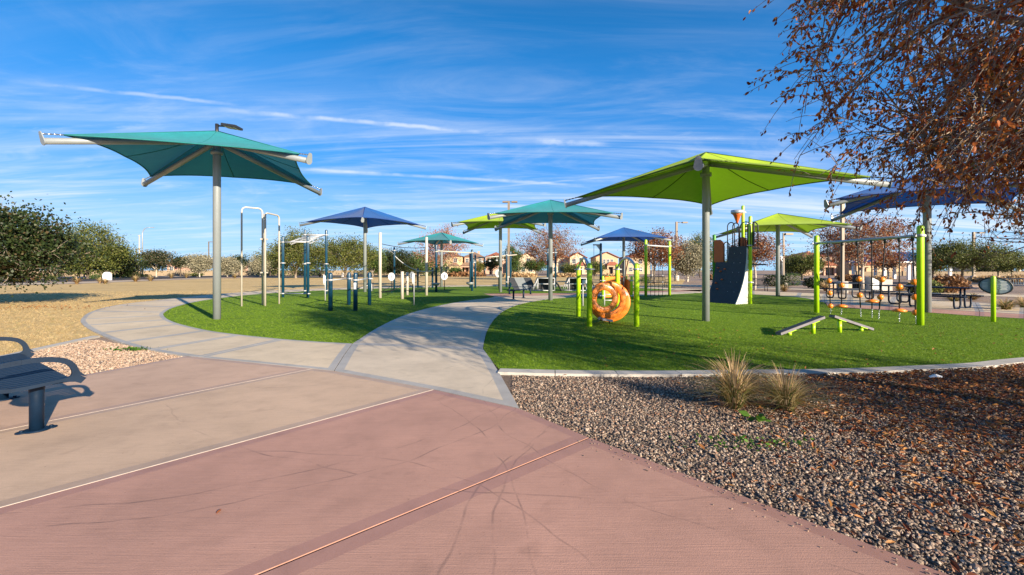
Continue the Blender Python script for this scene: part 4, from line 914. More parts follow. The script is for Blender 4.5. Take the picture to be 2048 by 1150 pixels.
# ------------------------------------------------------------------ picnic tables, benches, bins on the right
def picnic(c, ang, label, L_=1.85):
    c = V3((c[0], c[1], PZ)); E = thing('picnic_table', label, 'picnic table', c, 'picnic tables on the right walk'); M_ = rotz(ang); ax = M_ @ V3((1, 0, 0)); sx = M_ @ V3((0, 1, 0))
    for k in range(15): MB().box(c+sx*(-.35+.05*k)+V3((0, 0, .74)), (L_, .036, .02), M_).build('top_slat', M_NAVY, E)
    MB().tube([c+ax*x*L_/2+sx*y*.385+V3((0, 0, .735)) for x, y in ((-1, -1), (1, -1), (1, 1), (-1, 1))], .02, 6, closed=True, smooth=False).build('top_rim', M_NAVY, E)
    for sg in (-1, 1):
        st = MB().box(c+sx*(sg*.72)+V3((0, 0, .45)), (L_, .24, .025), M_).build('seat', M_NAVY, E)
        for q in (-1, 1): MB().box(c+sx*(sg*.72+q*.125)+V3((0, 0, .438)), (L_, .02, .045), M_).build('seat_edge', M_NAVY, st)
    for t in (-.62, .62):
        for sg in (-1, 1):
            o = c+ax*t; pts = [o+sx*(sg*.18)+V3((0, 0, .72)), o+sx*(sg*.18)+V3((0, 0, .16))]+[o+sx*(sg*(.30-.12*math.cos(q)))+V3((0, 0, .16-.13*math.sin(q))) for q in np.linspace(.2, math.pi/2, 5)]+[o+sx*(sg*(.60+.12*math.sin(q)))+V3((0, 0, .16-.13*math.cos(q))) for q in np.linspace(0, math.pi/2-.2, 5)]+[o+sx*(sg*.72)+V3((0, 0, .43))]
            MB().tube(pts, .03, 8).build('leg', M_NAVY, E)
        rod(E, 'brace', c+ax*t-sx*.2+V3((0, 0, .4)), c+ax*t+sx*.2+V3((0, 0, .4)), .022, M_NAVY, 8)
picnic((15.7, 16.7), R(118), 'navy picnic table beside the near grey umbrella post')
picnic((15.9, 18.7), R(4), 'navy picnic table behind the right half of the ball ropes')
picnic((16.3, 22.0), R(-3), 'navy picnic table farthest left of the three')
def back_bench(c, ang, label, mat, L_=1.5):
    c = V3((c[0], c[1], 0)); E = thing('slatted_bench', label, 'bench', c); M_ = rotz(ang); ax = M_ @ V3((1, 0, 0)); sx = M_ @ V3((0, 1, 0))
    for k in range(22): x = (k/21-.5)*L_; MB().tube([c+ax*x+sx*-.42+V3((0, 0, .42)), c+ax*x+sx*-.38+V3((0, 0, .45)), c+ax*x+sx*.02+V3((0, 0, .43)), c+ax*x+sx*.08+V3((0, 0, .5)), c+ax*x+sx*.18+V3((0, 0, .86))], .013, 5).build('slat', mat, E)
    for y, z in ((-.42, .42), (.02, .42), (.18, .86)): rod(E, 'rail', c-ax*L_/2+sx*y+V3((0, 0, z)), c+ax*L_/2+sx*y+V3((0, 0, z)), .025, mat, 8)
    for sg in (-1, 1):
        for y in (-.35, .08): rod(E, 'leg', c+ax*(sg*L_*.45)+sx*y+V3((0, 0, 0)), c+ax*(sg*L_*.45)+sx*y+V3((0, 0, .43)), .026, mat, 8)
        MB().tube([c+ax*(sg*L_/2)+sx*-.42+V3((0, 0, .42)), c+ax*(sg*L_/2)+sx*-.44+V3((0, 0, .6)), c+ax*(sg*L_/2)+sx*-.36+V3((0, 0, .66)), c+ax*(sg*L_/2)+sx*.11+V3((0, 0, .66))], .02, 6).build('armrest', mat, E)
back_bench((15.9, 29.7), R(-10), 'black slatted bench right of the climbing tower', M_BLACK, 1.3)
back_bench((11.2, 35.5), R(5), 'black slatted bench behind the rope net', M_BLACK, 1.7)
back_bench((32.2, 28.3), R(-40), 'grey wire bench at the right edge behind the welcome sign', plain('weathered_steel', (.20, .25, .27), .45, .3), 2.2)
p = G(1715, 580); E = thing('trash_can', 'black cylindrical trash can behind the ball ropes', 'trash can', p)
MB().lathe([(.30, .03), (.30, .8), (.32, .82), (.32, .86)], p, 20).build('body', M_BLACK, E); MB().lathe([(.33, .86), (.3, 1.0), (.16, 1.08), (.14, 1.06)], p, 20).build('lid', M_BLACK, E)
for k in range(16): t = k*math.pi/8; MB().box(p+V3((.305*math.cos(t), .305*math.sin(t), .42)), (.012, .05, .7), rotz(t)).build('slat', M_BLACK, E)
p = G(1752, 581); E = thing('concrete_game_table', 'pale concrete block with a sloping metal face beside the trash can', 'concrete block', p)
MB().box(p+V3((.42, 0, .38)), (.75, .8, .76)).build('block', M_KERB, E); MB().extrude([p+V3((-.55, -.3, 0)), p+V3((.0, -.3, 0)), p+V3((.0, -.3, .62)), p+V3((-.55, -.3, .92))], (0, .6, 0)).build('sloping_face', M_STEELL, E)
for k, u in enumerate((1870, 1878, 1886)):
    p = G(u, 586); E = thing('bike_hoop', ['leftmost', 'middle', 'rightmost'][k]+' of three small navy bike hoops behind the table', 'bike rack', p, 'bike hoops')
    d = V3((.5, .87, 0)); MB().tube([p, p+V3((0, 0, .68))]+arc(p+d*.14+V3((0, 0, .68)), .14, math.pi, 0, d, V3((0, 0, 1)), 8)[1:-1]+[p+d*.28+V3((0, 0, .68)), p+d*.28], .03, 8).build('tube', M_NAVY, E)
    MB().lathe([(.07, .0), (.07, .02)], p, 10).build('base_plate', M_NAVY, E)
# low seat wall
a, b = G(1648, 577), G(1702, 577); E = thing('seat_wall', 'low beige concrete seat wall behind the ball ropes', 'wall', (a+b)/2)
for k in range(4): MB().box(a.lerp(b, (k+.5)/4)+V3((0, 0, .14)), ((b-a).length/4-.01, .35, .28)).build('block', M_TAN, E)
for k in range(4): MB().box(a.lerp(b, (k+.5)/4)+V3((0, 0, .31)), ((b-a).length/4-.006, .41, .06)).build('cap_stone', M_KERB, E)
# ------------------------------------------------------------------ trees
def leaf_quads(P, D, size, rs, wid=.42):
    n = len(P); D = D/np.linalg.norm(D, axis=1, keepdims=True); r = rs.normal(size=(n, 3)); S = np.cross(D, r); S /= np.linalg.norm(S, axis=1, keepdims=True)+1e-9
    s = (size*rs.uniform(.65, 1.3, n))[:, None]; V = np.empty((n, 4, 3)); V[:, 0] = P; V[:, 1] = P+D*s*.5+S*s*wid; V[:, 2] = P+D*s; V[:, 3] = P+D*s*.5-S*s*wid
    return V.reshape(-1, 3), np.arange(n*4).reshape(-1, 4)
def curve(a, b, bend, n=5): return [a.lerp(b, i/n)+bend*(4*(i/n)*(1-i/n)) for i in range(n+1)]
def tree(name, label, base, H, cr, z0, leaf, bark, seed, nl=2600, ls=.2, nt=46, clump=.5, tr=.14, group=None, cat='tree', fork=None, nb=5, lean=(0, 0), bare=0.0, flat=1.0, ry=None, twig=.012, droop=0.0):
    rs = np.random.default_rng(seed); b = V3((base[0], base[1], 0)); E = thing(name, label, cat, b, group)
    zf = fork if fork else z0*.85+.15; cz = (z0+H)/2; rz = (H-z0)/2; ctr = b+V3((lean[0], lean[1], cz)); fk = b+V3((lean[0]*.25, lean[1]*.25, zf))
    d = rs.normal(size=(nt, 3)); d /= np.linalg.norm(d, axis=1, keepdims=True); rad = rs.uniform(.12, 1, nt)**.42; rad *= rs.uniform(.82, 1.08, nt)
    T = d*rad[:, None]*np.array([cr, ry or cr, rz])+np.array(ctr); T[:, 2] = np.where(T[:, 2] < cz, cz+(T[:, 2]-cz)*flat, T[:, 2])
    MB().tube(curve(b-V3((0, 0, .05)), fk, V3((rs.uniform(-.1, .1), 0, 0))), [tr*1.25, tr, tr*.92, tr*.88, tr*.84, tr*.8], 9).build('trunk', bark, E)
    an = rs.normal(size=(nb, 3)); an[:, 2] = np.abs(an[:, 2])*.6; an /= np.linalg.norm(an, axis=1, keepdims=True)
    grp = np.argmax(d @ an.T, axis=1); P = []; D = []
    for k in range(nb):
        idx = np.where(grp == k)[0]
        if len(idx) == 0: continue
        tip = V3(T[idx].mean(0)).lerp(ctr, .15); lm = curve(fk-V3((0, 0, .05)), tip, V3((0, 0, .06*H*rs.uniform(-.3, 1))), 6); mb = MB(); mb.tube(lm, [tr*.6*(1-.75*i/6) for i in range(7)], 7)
        for i in idx:
            t = V3(T[i]); s = lm[int(rs.integers(2, 7))]; tw = curve(s, t, V3(rs.normal(size=3)*.08*cr), 5); mb.tube(tw, [max(twig, tr*.22*(1-i_/5.5)) for i_ in range(6)], 5)
            if rs.random() < bare: continue
            m = max(2, int(nl/nt*rs.uniform(.5, 1.6))); along = rs.random(m) < .3; g = rs.normal(size=(m, 3))*clump*np.array([1, 1, .75]); pt = np.array(t)+g
            if along.any():
                q = rs.uniform(.35, 1, along.sum())[:, None]; pt[along] = np.array(s)*(1-q)+np.array(t)*q+g[along]*.45
            P.append(pt); dd = rs.normal(size=(m, 3)); dd[:, 2] -= droop; D.append(dd)
            for _ in range(2):
                e = t+V3(rs.normal(size=3)*clump*.9); mb.tube([tw[4], t.lerp(e, .5), e], [twig, twig*.8, twig*.5], 4)
        mb.build('limb', bark, E)
    P = np.concatenate(P); D = np.concatenate(D); V, Q = leaf_quads(P, D, ls, rs); np_object('crown', V, Q, [leaf], E); return E
L_RUST = leafmat('rust_leaf', [(0, (.15, .032, .012)), (.3, (.30, .075, .020)), (.6, (.46, .145, .03)), (.82, (.60, .26, .05)), (.95, (.24, .07, .025)), (1, (.16, .17, .03))], .42)
L_RUSTF = leafmat('rust_leaf_far', [(0, (.10, .03, .014)), (.35, (.20, .06, .022)), (.7, (.32, .115, .035)), (1, (.17, .10, .04))], .3)
L_REDF = leafmat('red_leaf_far', [(0, (.26, .07, .05)), (.4, (.40, .14, .10)), (.7, (.42, .22, .13)), (1, (.20, .15, .07))], .3)
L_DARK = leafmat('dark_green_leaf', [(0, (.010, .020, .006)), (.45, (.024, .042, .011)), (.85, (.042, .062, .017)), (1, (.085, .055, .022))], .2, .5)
L_OLIVE = leafmat('olive_leaf', [(0, (.035, .05, .012)), (.4, (.085, .11, .022)), (.8, (.15, .17, .035)), (1, (.22, .21, .06))], .3)
L_MID = leafmat('mid_green_leaf', [(0, (.02, .05, .012)), (.5, (.06, .115, .025)), (1, (.13, .18, .04))], .3)
L_SAGE = leafmat('sage_leaf', [(0, (.14, .14, .09)), (.5, (.28, .26, .17)), (1, (.42, .38, .26))], .25, .8)
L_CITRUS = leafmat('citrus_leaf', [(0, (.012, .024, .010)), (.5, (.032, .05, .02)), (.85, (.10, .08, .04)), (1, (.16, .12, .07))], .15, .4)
L_LIMEG = leafmat('yellow_green_leaf', [(0, (.07, .10, .015)), (.5, (.16, .17, .02)), (1, (.26, .22, .03))], .35)

# near rust-leaved tree, trunk just outside the right edge
def near_tree():
    rs = np.random.default_rng(5); b = V3((6.35, 3.15, 0)); E = thing('rust_leaved_tree', 'near tree with drooping rust brown leaves filling the upper right', 'tree', b)
    ctr = V3((6.25, 3.3, 3.65)); R3 = np.array([3.85, 3.85, 2.9]); fk = b+V3((0, .05, 1.9))
    MB().tube(curve(b-V3((0, 0, .05)), fk, V3((.05, .03, 0)), 6), [.17, .14, .13, .125, .12, .12, .115], 14).build('trunk', M_BARK, E)
    nt = 640; d = rs.normal(size=(nt, 3)); d /= np.linalg.norm(d, axis=1, keepdims=True); rad = rs.uniform(.08, 1, nt)**.4
    T = d*rad[:, None]*R3*rs.uniform(.82, 1.04, (nt, 1))+np.array(ctr); T[:, 2] = np.maximum(T[:, 2], 1.98+rs.uniform(0, .6, nt))
    ex = rs.uniform(-1, 1, (900, 3)); ex = ex[(np.linalg.norm(ex, axis=1) < .97) & (ex[:, 0] < .15) & (ex[:, 1] > -.45) & (ex[:, 2] < .55)][:170]; T = np.concatenate([T, ex*R3+np.array(ctr)]); T[:, 2] = np.maximum(T[:, 2], 1.98+rs.uniform(0, .6, len(T)))
    rad = np.concatenate([rad, np.linalg.norm(ex, axis=1)]); d = np.concatenate([d, ex/np.linalg.norm(ex, axis=1, keepdims=True)])
    keep = (T[:, 0] < 7.6) | (rs.random(len(T)) < .4); T, rad, d = T[keep], rad[keep], d[keep]
    nb = 8; an = np.array([[math.cos(k*.785+.3), math.sin(k*.785+.3), .35+.25*(k % 2)] for k in range(nb)]); an /= np.linalg.norm(an, axis=1, keepdims=True); grp = np.argmax(d @ an.T, axis=1)
    P = []; D = []
    for k in range(nb):
        idx = np.where(grp == k)[0]; tip = V3(T[idx].mean(0)); tip = ctr+(tip-ctr)*1.35; lm = catmull([fk-V3((0, 0, .1)), fk.lerp(tip, .3)+V3((0, 0, .35)), fk.lerp(tip, .65)+V3(rs.normal(size=3)*.1)+V3((0, 0, .3)), tip], 4)
        mb = MB(); mb.tube(lm, [.075*(1-.8*i/(len(lm)-1)) for i in range(len(lm))], 9)
        for i in idx:
            t = V3(T[i]); s = min(lm[3:], key=lambda q: (q-t).length+.25*rs.random()); tw = curve(s, t, V3((0, 0, .12))+V3(rs.normal(size=3)*.07), 6); mb.tube(tw, [max(.004, .016*(1-j/6.8)) for j in range(7)], 6)
            for m in range(int(rs.integers(6, 11))):
                st = tw[int(rs.integers(2, 7))]; out = (t-ctr).normalized()*.5+V3(rs.normal(size=3)*.65); out.z -= rs.uniform(0, .55); ln_ = rs.uniform(.25, .75); e = st+out.normalized()*ln_
                e.z -= .10*ln_; sub = curve(st, e, V3((0, 0, .05)), 4); mb.tube(sub, [.0045, .004, .0035, .003, .002], 4)
                if rs.random() < .10: continue
                nleaf = int(rs.integers(10, 24)*(1.4-.7*rad[i])); q = rs.uniform(.15, 1.03, nleaf)
                base_ = np.array([np.array(st)*(1-x)+np.array(e)*x+np.array([0, 0, .05*4*x*(1-x)]) for x in q])+rs.normal(size=(nleaf, 3))*.012
                dd = np.array(out.normalized())*.5+rs.normal(size=(nleaf, 3))*.6; dd[:, 2] -= .75; P.append(base_); D.append(dd)
        mb.build('limb', M_BARK, E)
    P = np.concatenate(P); D = np.concatenate(D); n = len(P); D /= np.linalg.norm(D, axis=1, keepdims=True); r = rs.normal(size=(n, 3)); S = np.cross(D, r); S /= np.linalg.norm(S, axis=1, keepdims=True); Nn = np.cross(S, D)
    s = (rs.uniform(.036, .064, n))[:, None]; w = s*rs.uniform(.18, .26, (n, 1)); cu_ = s*rs.uniform(-.15, .25, (n, 1)); V = np.empty((n, 8, 3))
    V[:, 0] = P; V[:, 1] = P+D*s*.33+S*w+Nn*w*.4; V[:, 2] = P+D*s*.70+S*w*.85+Nn*(w*.35+cu_*.5); V[:, 3] = P+D*s*1.02+Nn*cu_
    V[:, 4] = P+D*s*.70-S*w*.85+Nn*(w*.35+cu_*.5); V[:, 5] = P+D*s*.33-S*w+Nn*w*.4; V[:, 6] = P+D*s*.33; V[:, 7] = P+D*s*.70+Nn*cu_*.5
    o = np.arange(n)[:, None]*8; Q = np.concatenate([o+np.array([[0, 1, 6, 6]])*1, o+np.array([[1, 2, 7, 6]]), o+np.array([[6, 7, 4, 5]]), o+np.array([[2, 3, 4, 7]])])
    Q1 = np.concatenate([o+np.array([[1, 2, 7, 6]]), o+np.array([[6, 7, 4, 5]]), o+np.array([[2, 3, 4, 7]]), o+np.array([[0, 1, 6, 5]])]); np_object('crown', V.reshape(-1, 3), Q1, [L_RUST], E)
near_tree()
tree('rust_leaved_tree', 'rust leaved tree beyond the right edge shading the gravel', (13.3, -4.6), 5.6, 2.8, 2.0, L_RUST, M_BARK, 41, 5200, .085, 90, .32, .12, nb=7)
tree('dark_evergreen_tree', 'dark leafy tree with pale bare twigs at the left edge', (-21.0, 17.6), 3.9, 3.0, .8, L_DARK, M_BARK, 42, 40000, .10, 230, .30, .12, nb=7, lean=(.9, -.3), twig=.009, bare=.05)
tree('bare_twig_tree', 'mostly bare tree with fine dark twigs at the right edge', (17.9, 13.2), 4.8, 4.2, 1.9, L_RUST, M_BARKD, 43, 1500, .08, 150, .35, .12, nb=8, twig=.007, bare=.45, lean=(.2, .3))
# row beyond the road, left to right
TB = 'trees beyond the dry lawn'
def tr_px(u, v, Y, top, w, z0, leaf, bark, seed, label, name='park_tree', **k):
    X = (u-CX)/F*Y; return tree(name, label, (X, Y), CH+(H0-top)/F*Y, w/2/F*Y, z0, leaf, bark, seed, group=TB, **k)
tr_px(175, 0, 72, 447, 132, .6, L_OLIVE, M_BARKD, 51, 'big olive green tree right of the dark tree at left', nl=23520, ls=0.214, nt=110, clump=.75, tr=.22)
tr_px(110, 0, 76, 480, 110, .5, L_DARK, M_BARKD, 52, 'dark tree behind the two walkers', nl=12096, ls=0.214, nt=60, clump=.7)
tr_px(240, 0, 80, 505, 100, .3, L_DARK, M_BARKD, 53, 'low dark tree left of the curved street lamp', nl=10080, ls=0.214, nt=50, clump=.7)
tr_px(313, 0, 88, 501, 62, 1.5, L_CITRUS, M_BARKP, 54, 'round dark tree with white trunk right of the street lamp', nl=10080, ls=0.214, nt=60, clump=.5)
tr_px(361, 0, 100, 513, 36, 1.8, L_CITRUS, M_BARKD, 55, 'small dark round tree beside the stop sign', nl=5376, ls=0.228, nt=36, clump=.5)
tr_px(400, 0, 90, 509, 52, 1.0, L_SAGE, M_BARKP, 56, 'pale sage tree left of the large grey umbrella post', nl=8736, ls=0.214, nt=50, clump=.5)
tr_px(455, 0, 95, 516, 42, .9, L_SAGE, M_BARKP, 57, 'pale sage tree just right of the large umbrella post', nl=7392, ls=0.214, nt=46, clump=.5)
tr_px(478, 0, 104, 512, 40, 1.6, L_DARK, M_BARKD, 58, 'small dark tree behind the left leg of the cream frame', nl=6048, ls=0.214, nt=40, clump=.5)
tr_px(520, 0, 98, 514, 40, .9, L_SAGE, M_BARKP, 59, 'pale sage tree behind the cream tube frame', nl=6720, ls=0.214, nt=40, clump=.5)
tr_px(540, 0, 108, 510, 40, 1.6, L_DARK, M_BARKD, 60, 'small dark tree left of the monkey bars', nl=5712, ls=0.214, nt=36, clump=.5)
tr_px(592, 0, 78, 463, 112, .9, L_OLIVE, M_BARK, 61, 'spreading olive tree behind the monkey bars', nl=17472, ls=0.200, nt=90, clump=.7, tr=.2)
tr_px(690, 0, 80, 474, 124, .9, L_OLIVE, M_BARK, 62, 'spreading olive tree behind the dip bar posts', nl=18816, ls=0.200, nt=90, clump=.7, tr=.2)
tr_px(745, 0, 88, 496, 64, .7, L_MID, M_BARKP, 63, 'green tree behind the blue umbrella post', nl=8064, ls=0.200, nt=50, clump=.6)
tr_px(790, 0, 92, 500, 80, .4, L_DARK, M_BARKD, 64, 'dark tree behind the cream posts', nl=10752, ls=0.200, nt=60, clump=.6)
tr_px(838, 0, 96, 506, 70, .5, L_MID, M_BARKP, 65, 'green tree left of the red leaved tree', nl=8736, ls=0.200, nt=50, clump=.6)
tr_px(883, 0, 74, 452, 108, 1.9, L_REDF, M_BARK, 66, 'red leaved airy tree behind the small teal umbrella', nl=6037, ls=0.167, nt=110, clump=.55, tr=.13, twig=.02)
tr_px(912, 0, 118, 536, 26, .4, L_MID, M_BARKD, 67, 'low green bushy tree before the yellow house', nl=4032, ls=0.214, nt=26, clump=.5)
tr_px(957, 0, 112, 522, 26, .8, L_LIMEG, M_BARKD, 68, 'small yellow green tree before the pink house', nl=2940, ls=0.174, nt=30, clump=.5)
tr_px(985, 0, 104, 514, 32, 1.6, L_DARK, M_BARKP, 69, 'small dark tree with pale trunk left of the lime umbrella post', nl=5040, ls=0.200, nt=34, clump=.5)
tr_px(1027, 0, 96, 494, 44, .9, L_MID, M_BARKD, 70, 'upright green conifer behind the tan light pole', nl=10080, ls=0.171, nt=60, clump=.5)
tr_px(1071, 0, 98, 518, 50, 1.3, L_MID, M_BARK, 71, 'round green tree left of the middle teal umbrella post', nl=8064, ls=0.185, nt=44, clump=.5)
tr_px(1098, 0, 62, 452, 140, 1.9, L_RUSTF, M_BARK, 72, 'airy rust tree behind the middle teal umbrella', nl=7087, ls=0.142, nt=150, clump=.5, tr=.14, twig=.016)
tr_px(1140, 0, 110, 530, 40, .6, L_OLIVE, M_BARKD, 73, 'low olive shrub tree before the cream house', nl=5040, ls=0.200, nt=30, clump=.5)
tr_px(1190, 0, 105, 524, 40, .6, L_OLIVE, M_BARKD, 74, 'low olive tree left of the tan gabled house', nl=5040, ls=0.200, nt=30, clump=.5)
tr_px(1310, 0, 46, 462, 120, 1.9, L_RUSTF, M_BARK, 75, 'rust tree behind the rope net', nl=9450, ls=0.126, nt=140, clump=.42, tr=.12, twig=.012)
tr_px(1374, 0, 54, 484, 78, .9, L_SAGE, M_BARKP, 76, 'round pale sage tree left of the large lime umbrella post', nl=14112, ls=0.156, nt=80, clump=.4)
tr_px(1400, 0, 84, 470, 60, 1.5, L_OLIVE, M_BARKD, 77, 'tall olive tree behind the climbing tower', nl=11424, ls=0.185, nt=70, clump=.6)
tr_px(1509, 0, 32, 468, 104, 1.7, L_RUSTF, M_BARKP, 78, 'rust tree with pale trunk right of the climbing tower', nl=6825, ls=0.092, nt=130, clump=.32, tr=.08, twig=.009)
tr_px(1605, 0, 62, 512, 84, .9, L_OLIVE, M_BARKD, 79, 'grey green tree left of the ball rope post', nl=11424, ls=0.156, nt=70, clump=.5, twig=.014)
tr_px(1728, 0, 31, 430, 190, 1.75, L_RUSTF, M_BARKP, 80, 'rust tree with leaning pale trunk behind the ball ropes', nl=13650, ls=0.092, nt=190, clump=.33, tr=.11, twig=.009, lean=(-.3, 0))
tr_px(1775, 0, 50, 505, 60, 1.6, L_RUSTF, M_BARKP, 81, 'small rust tree behind the concrete block', nl=3150, ls=0.126, nt=60, clump=.4, tr=.09)
tr_px(1925, 0, 44, 486, 150, 1.6, L_OLIVE, M_BARKD, 82, 'feathery olive tree between the picnic shelter and welcome sign', nl=17472, ls=0.107, nt=150, clump=.42, tr=.13, twig=.012, nb=7)
tr_px(1866, 0, 60, 496, 60, 1.2, L_OLIVE, M_BARKD, 83, 'olive tree behind the picnic shelter', nl=8064, ls=0.156, nt=50, clump=.5)
tr_px(2022, 0, 90, 502, 70, 1.2, L_OLIVE, M_BARKD, 84, 'dense olive tree at the far right behind the cream house', nl=10752, ls=0.200, nt=60, clump=.7)
tr_px(1470, 0, 120, 520, 60, 1.0, L_MID, M_BARKD, 85, 'green tree in the distance behind the tower legs', nl=6048, ls=0.214, nt=40, clump=.7)

for i, (u, top, w, lf, lb) in enumerate(((545, 500, 80, L_OLIVE, 'olive tree in the back row left of the monkey bars'), (640, 492, 90, L_MID, 'green tree in the back row between the monkey bars and dip posts'), (760, 504, 80, L_OLIVE, 'olive tree in the back row right of the blue umbrella'), (815, 508, 90, L_DARK, 'dark tree in the back row behind the rope course'), (862, 512, 70, L_MID, 'green tree in the back row left of the yellow house'), (20, 492, 120, L_DARK, 'dark tree in the back row at the left edge'), (205, 500, 90, L_DARK, 'dark tree in the back row behind the white marker'), (1450, 522, 70, L_OLIVE, 'olive tree in the back row behind the tower'), (1985, 512, 70, L_DARK, 'dark tree in the back row left of the cream house'))):
    tr_px(u, 0, 112, top, w, .2, lf, M_BARKD, 700+i, lb, nl=5200, ls=.26, nt=70, clump=.9)
# ------------------------------------------------------------------ shrubs, hedges and grass clumps
def blades(n, H, spread, rs, w=.006, out=.8):
    V = []; Q = []
    for i in range(n):
        a = rs.uniform(0, 6.283); r0 = rs.uniform(0, .12)*spread; dx, dy = math.cos(a), math.sin(a); h = H*rs.uniform(.45, 1.05); lean = spread*rs.uniform(.15, 1.25)*out; ww = w*rs.uniform(.6, 1.3); sx, sy = -dy*ww, dx*ww; o = len(V)
        for t, k in ((0, 1), (.35, .9), (.65, .7), (.88, .4), (1, .12)):
            z = h*(t*(1.35-.35*t*(1+lean/spread))); l = lean*t**1.8; x, y = dx*(r0+l), dy*(r0+l); V += [(x-sx*k, y-sy*k, max(z, .01)), (x+sx*k, y+sy*k, max(z, .01))]
        for j in range(4): Q.append((o+2*j, o+2*j+1, o+2*j+3, o+2*j+2))
    return np.array(V), np.array(Q)
L_GRN = leafmat('grass_clump_green', [(0, (.08, .12, .025)), (.45, (.19, .22, .05)), (.75, (.42, .34, .15)), (1, (.58, .45, .26))], .3, .7)
L_STRAW = leafmat('grass_clump_straw', [(0, (.28, .18, .08)), (.5, (.50, .34, .17)), (1, (.66, .50, .3))], .3, .7)
L_BROWNG = leafmat('grass_clump_brown', [(0, (.11, .05, .02)), (.6, (.24, .12, .05)), (1, (.34, .2, .1))], .2, .8)
def clump(p, H, spread, n, mats, seed, label, w=.006, group='grass clumps beside the paths', name='grass_clump'):
    rs = np.random.default_rng(seed); p = V3((p.x, p.y, 0)); E = thing(name, label, 'ornamental grass', p, group)
    for k, (m, fr, hh, oo) in enumerate(mats):
        V, Q = blades(int(n*fr), H*hh, spread, rs, w, oo); V = V+np.array(p); np_object(['blade_tuft', 'seed_stalk', 'dead_thatch'][k], V, Q, [m], E)
gm = [(L_GRN, .6, .85, .95), (L_STRAW, .4, 1.08, .9), (L_BROWNG, .12, .3, .9)]
clump(G(1468, 818), .58, .52, 760, gm, 3, 'left of two wispy green and straw grass clumps on the near gravel', .0042, 'wispy grass clumps on the near gravel')
clump(G(1572, 822), .47, .50, 560, gm, 4, 'right of two wispy green and straw grass clumps on the near gravel', .0042, 'wispy grass clumps on the near gravel')
sm = [(L_STRAW, .5, 1, .9), (L_GRN, .3, .9, .8), (L_BROWNG, .3, .6, 1)]
for i, (u, v, H, s, lb) in enumerate(((154, 568.5, .95, .8, 'straw grass clump left of the white arched marker'), (200, 566.5, .8, .7, 'brown grass clump touching the white arched marker'), (211, 568, .7, .6, 'straw grass clump in front of the white arched marker'),
        (271, 563.5, 1.0, .9, 'round straw grass clump below the street lamp'), (301, 562, 1.0, 1.0, 'straw grass clump right of the street lamp'), (343, 556.5, 1.1, .9, 'small straw clump below the stop sign'), (373, 555.5, 1.2, 1.0, 'small straw clump right of the stop sign'),
        (1568, 583.5, .55, .75, 'rust and green grass clump left of the ball rope post'), (1651, 582, .8, .8, 'rust grass clump behind the ball rope post'), (2012, 620, .50, .8, 'large green and straw clump right of the welcome sign'), (2048, 616, .5, .7, 'straw clump at the right edge below the wire bench'),
        (1908, 603.5, .45, .8, 'dark green clump right of the near picnic table'), (1822, 588, .95, .55, 'tall spiky straw clump behind the picnic tables'), (1945, 600, .4, .8, 'low rust clump left of the welcome sign post'), (1800, 585, .6, .8, 'rust clump behind the middle picnic table'), (470, 556.5, .9, .9, 'straw clump behind the cream frame'), (560, 553.8, 1.0, 1.0, 'straw clump behind the monkey bars'), (640, 553.6, 1.1, 1.0, 'straw clump behind the round sign'), (715, 553.5, 1.1, 1.0, 'straw clump behind the dip posts'))):
    clump(G(u, v), H, s, 190, sm if u < 1700 or u in (1822, 1945, 1800) else gm, 100+i, lb, .012+.00016*G(u, v).y)
def shrub(u, v, w, h, leaf, seed, label, boxy=False, n=900, ls=None, name='shrub'):
    p = G(u, v); Y = p.y; rs = np.random.default_rng(seed); rx, hz = w/2/F*Y, h/F*Y; E = thing(name, label, 'shrub', p, 'shrubs around the park'); ls = ls or max(.05, rx*.14)
    d = rs.normal(size=(n, 3)); d /= np.linalg.norm(d, axis=1, keepdims=True); d *= rs.uniform(.55, 1.06, (n, 1))
    if boxy: d = np.clip(d*1.5, -.92, .92)+rs.normal(size=(n, 3))*.05
    Pp = np.stack([p.x+d[:, 0]*rx, p.y+d[:, 1]*rx*.8, hz*.5+d[:, 2]*hz*.5], 1); Pp[:, 2] = np.maximum(Pp[:, 2], .03); V, Q = leaf_quads(Pp, rs.normal(size=(n, 3)), ls, rs); np_object('foliage', V, Q, [leaf], E)
    mb = MB()
    for k in range(6): a = k*1.05; mb.tube([p, p+V3((rx*.45*math.cos(a), rx*.35*math.sin(a), hz*.7))], [.02, .008], 5)
    mb.build('stem', M_BARKD, E)
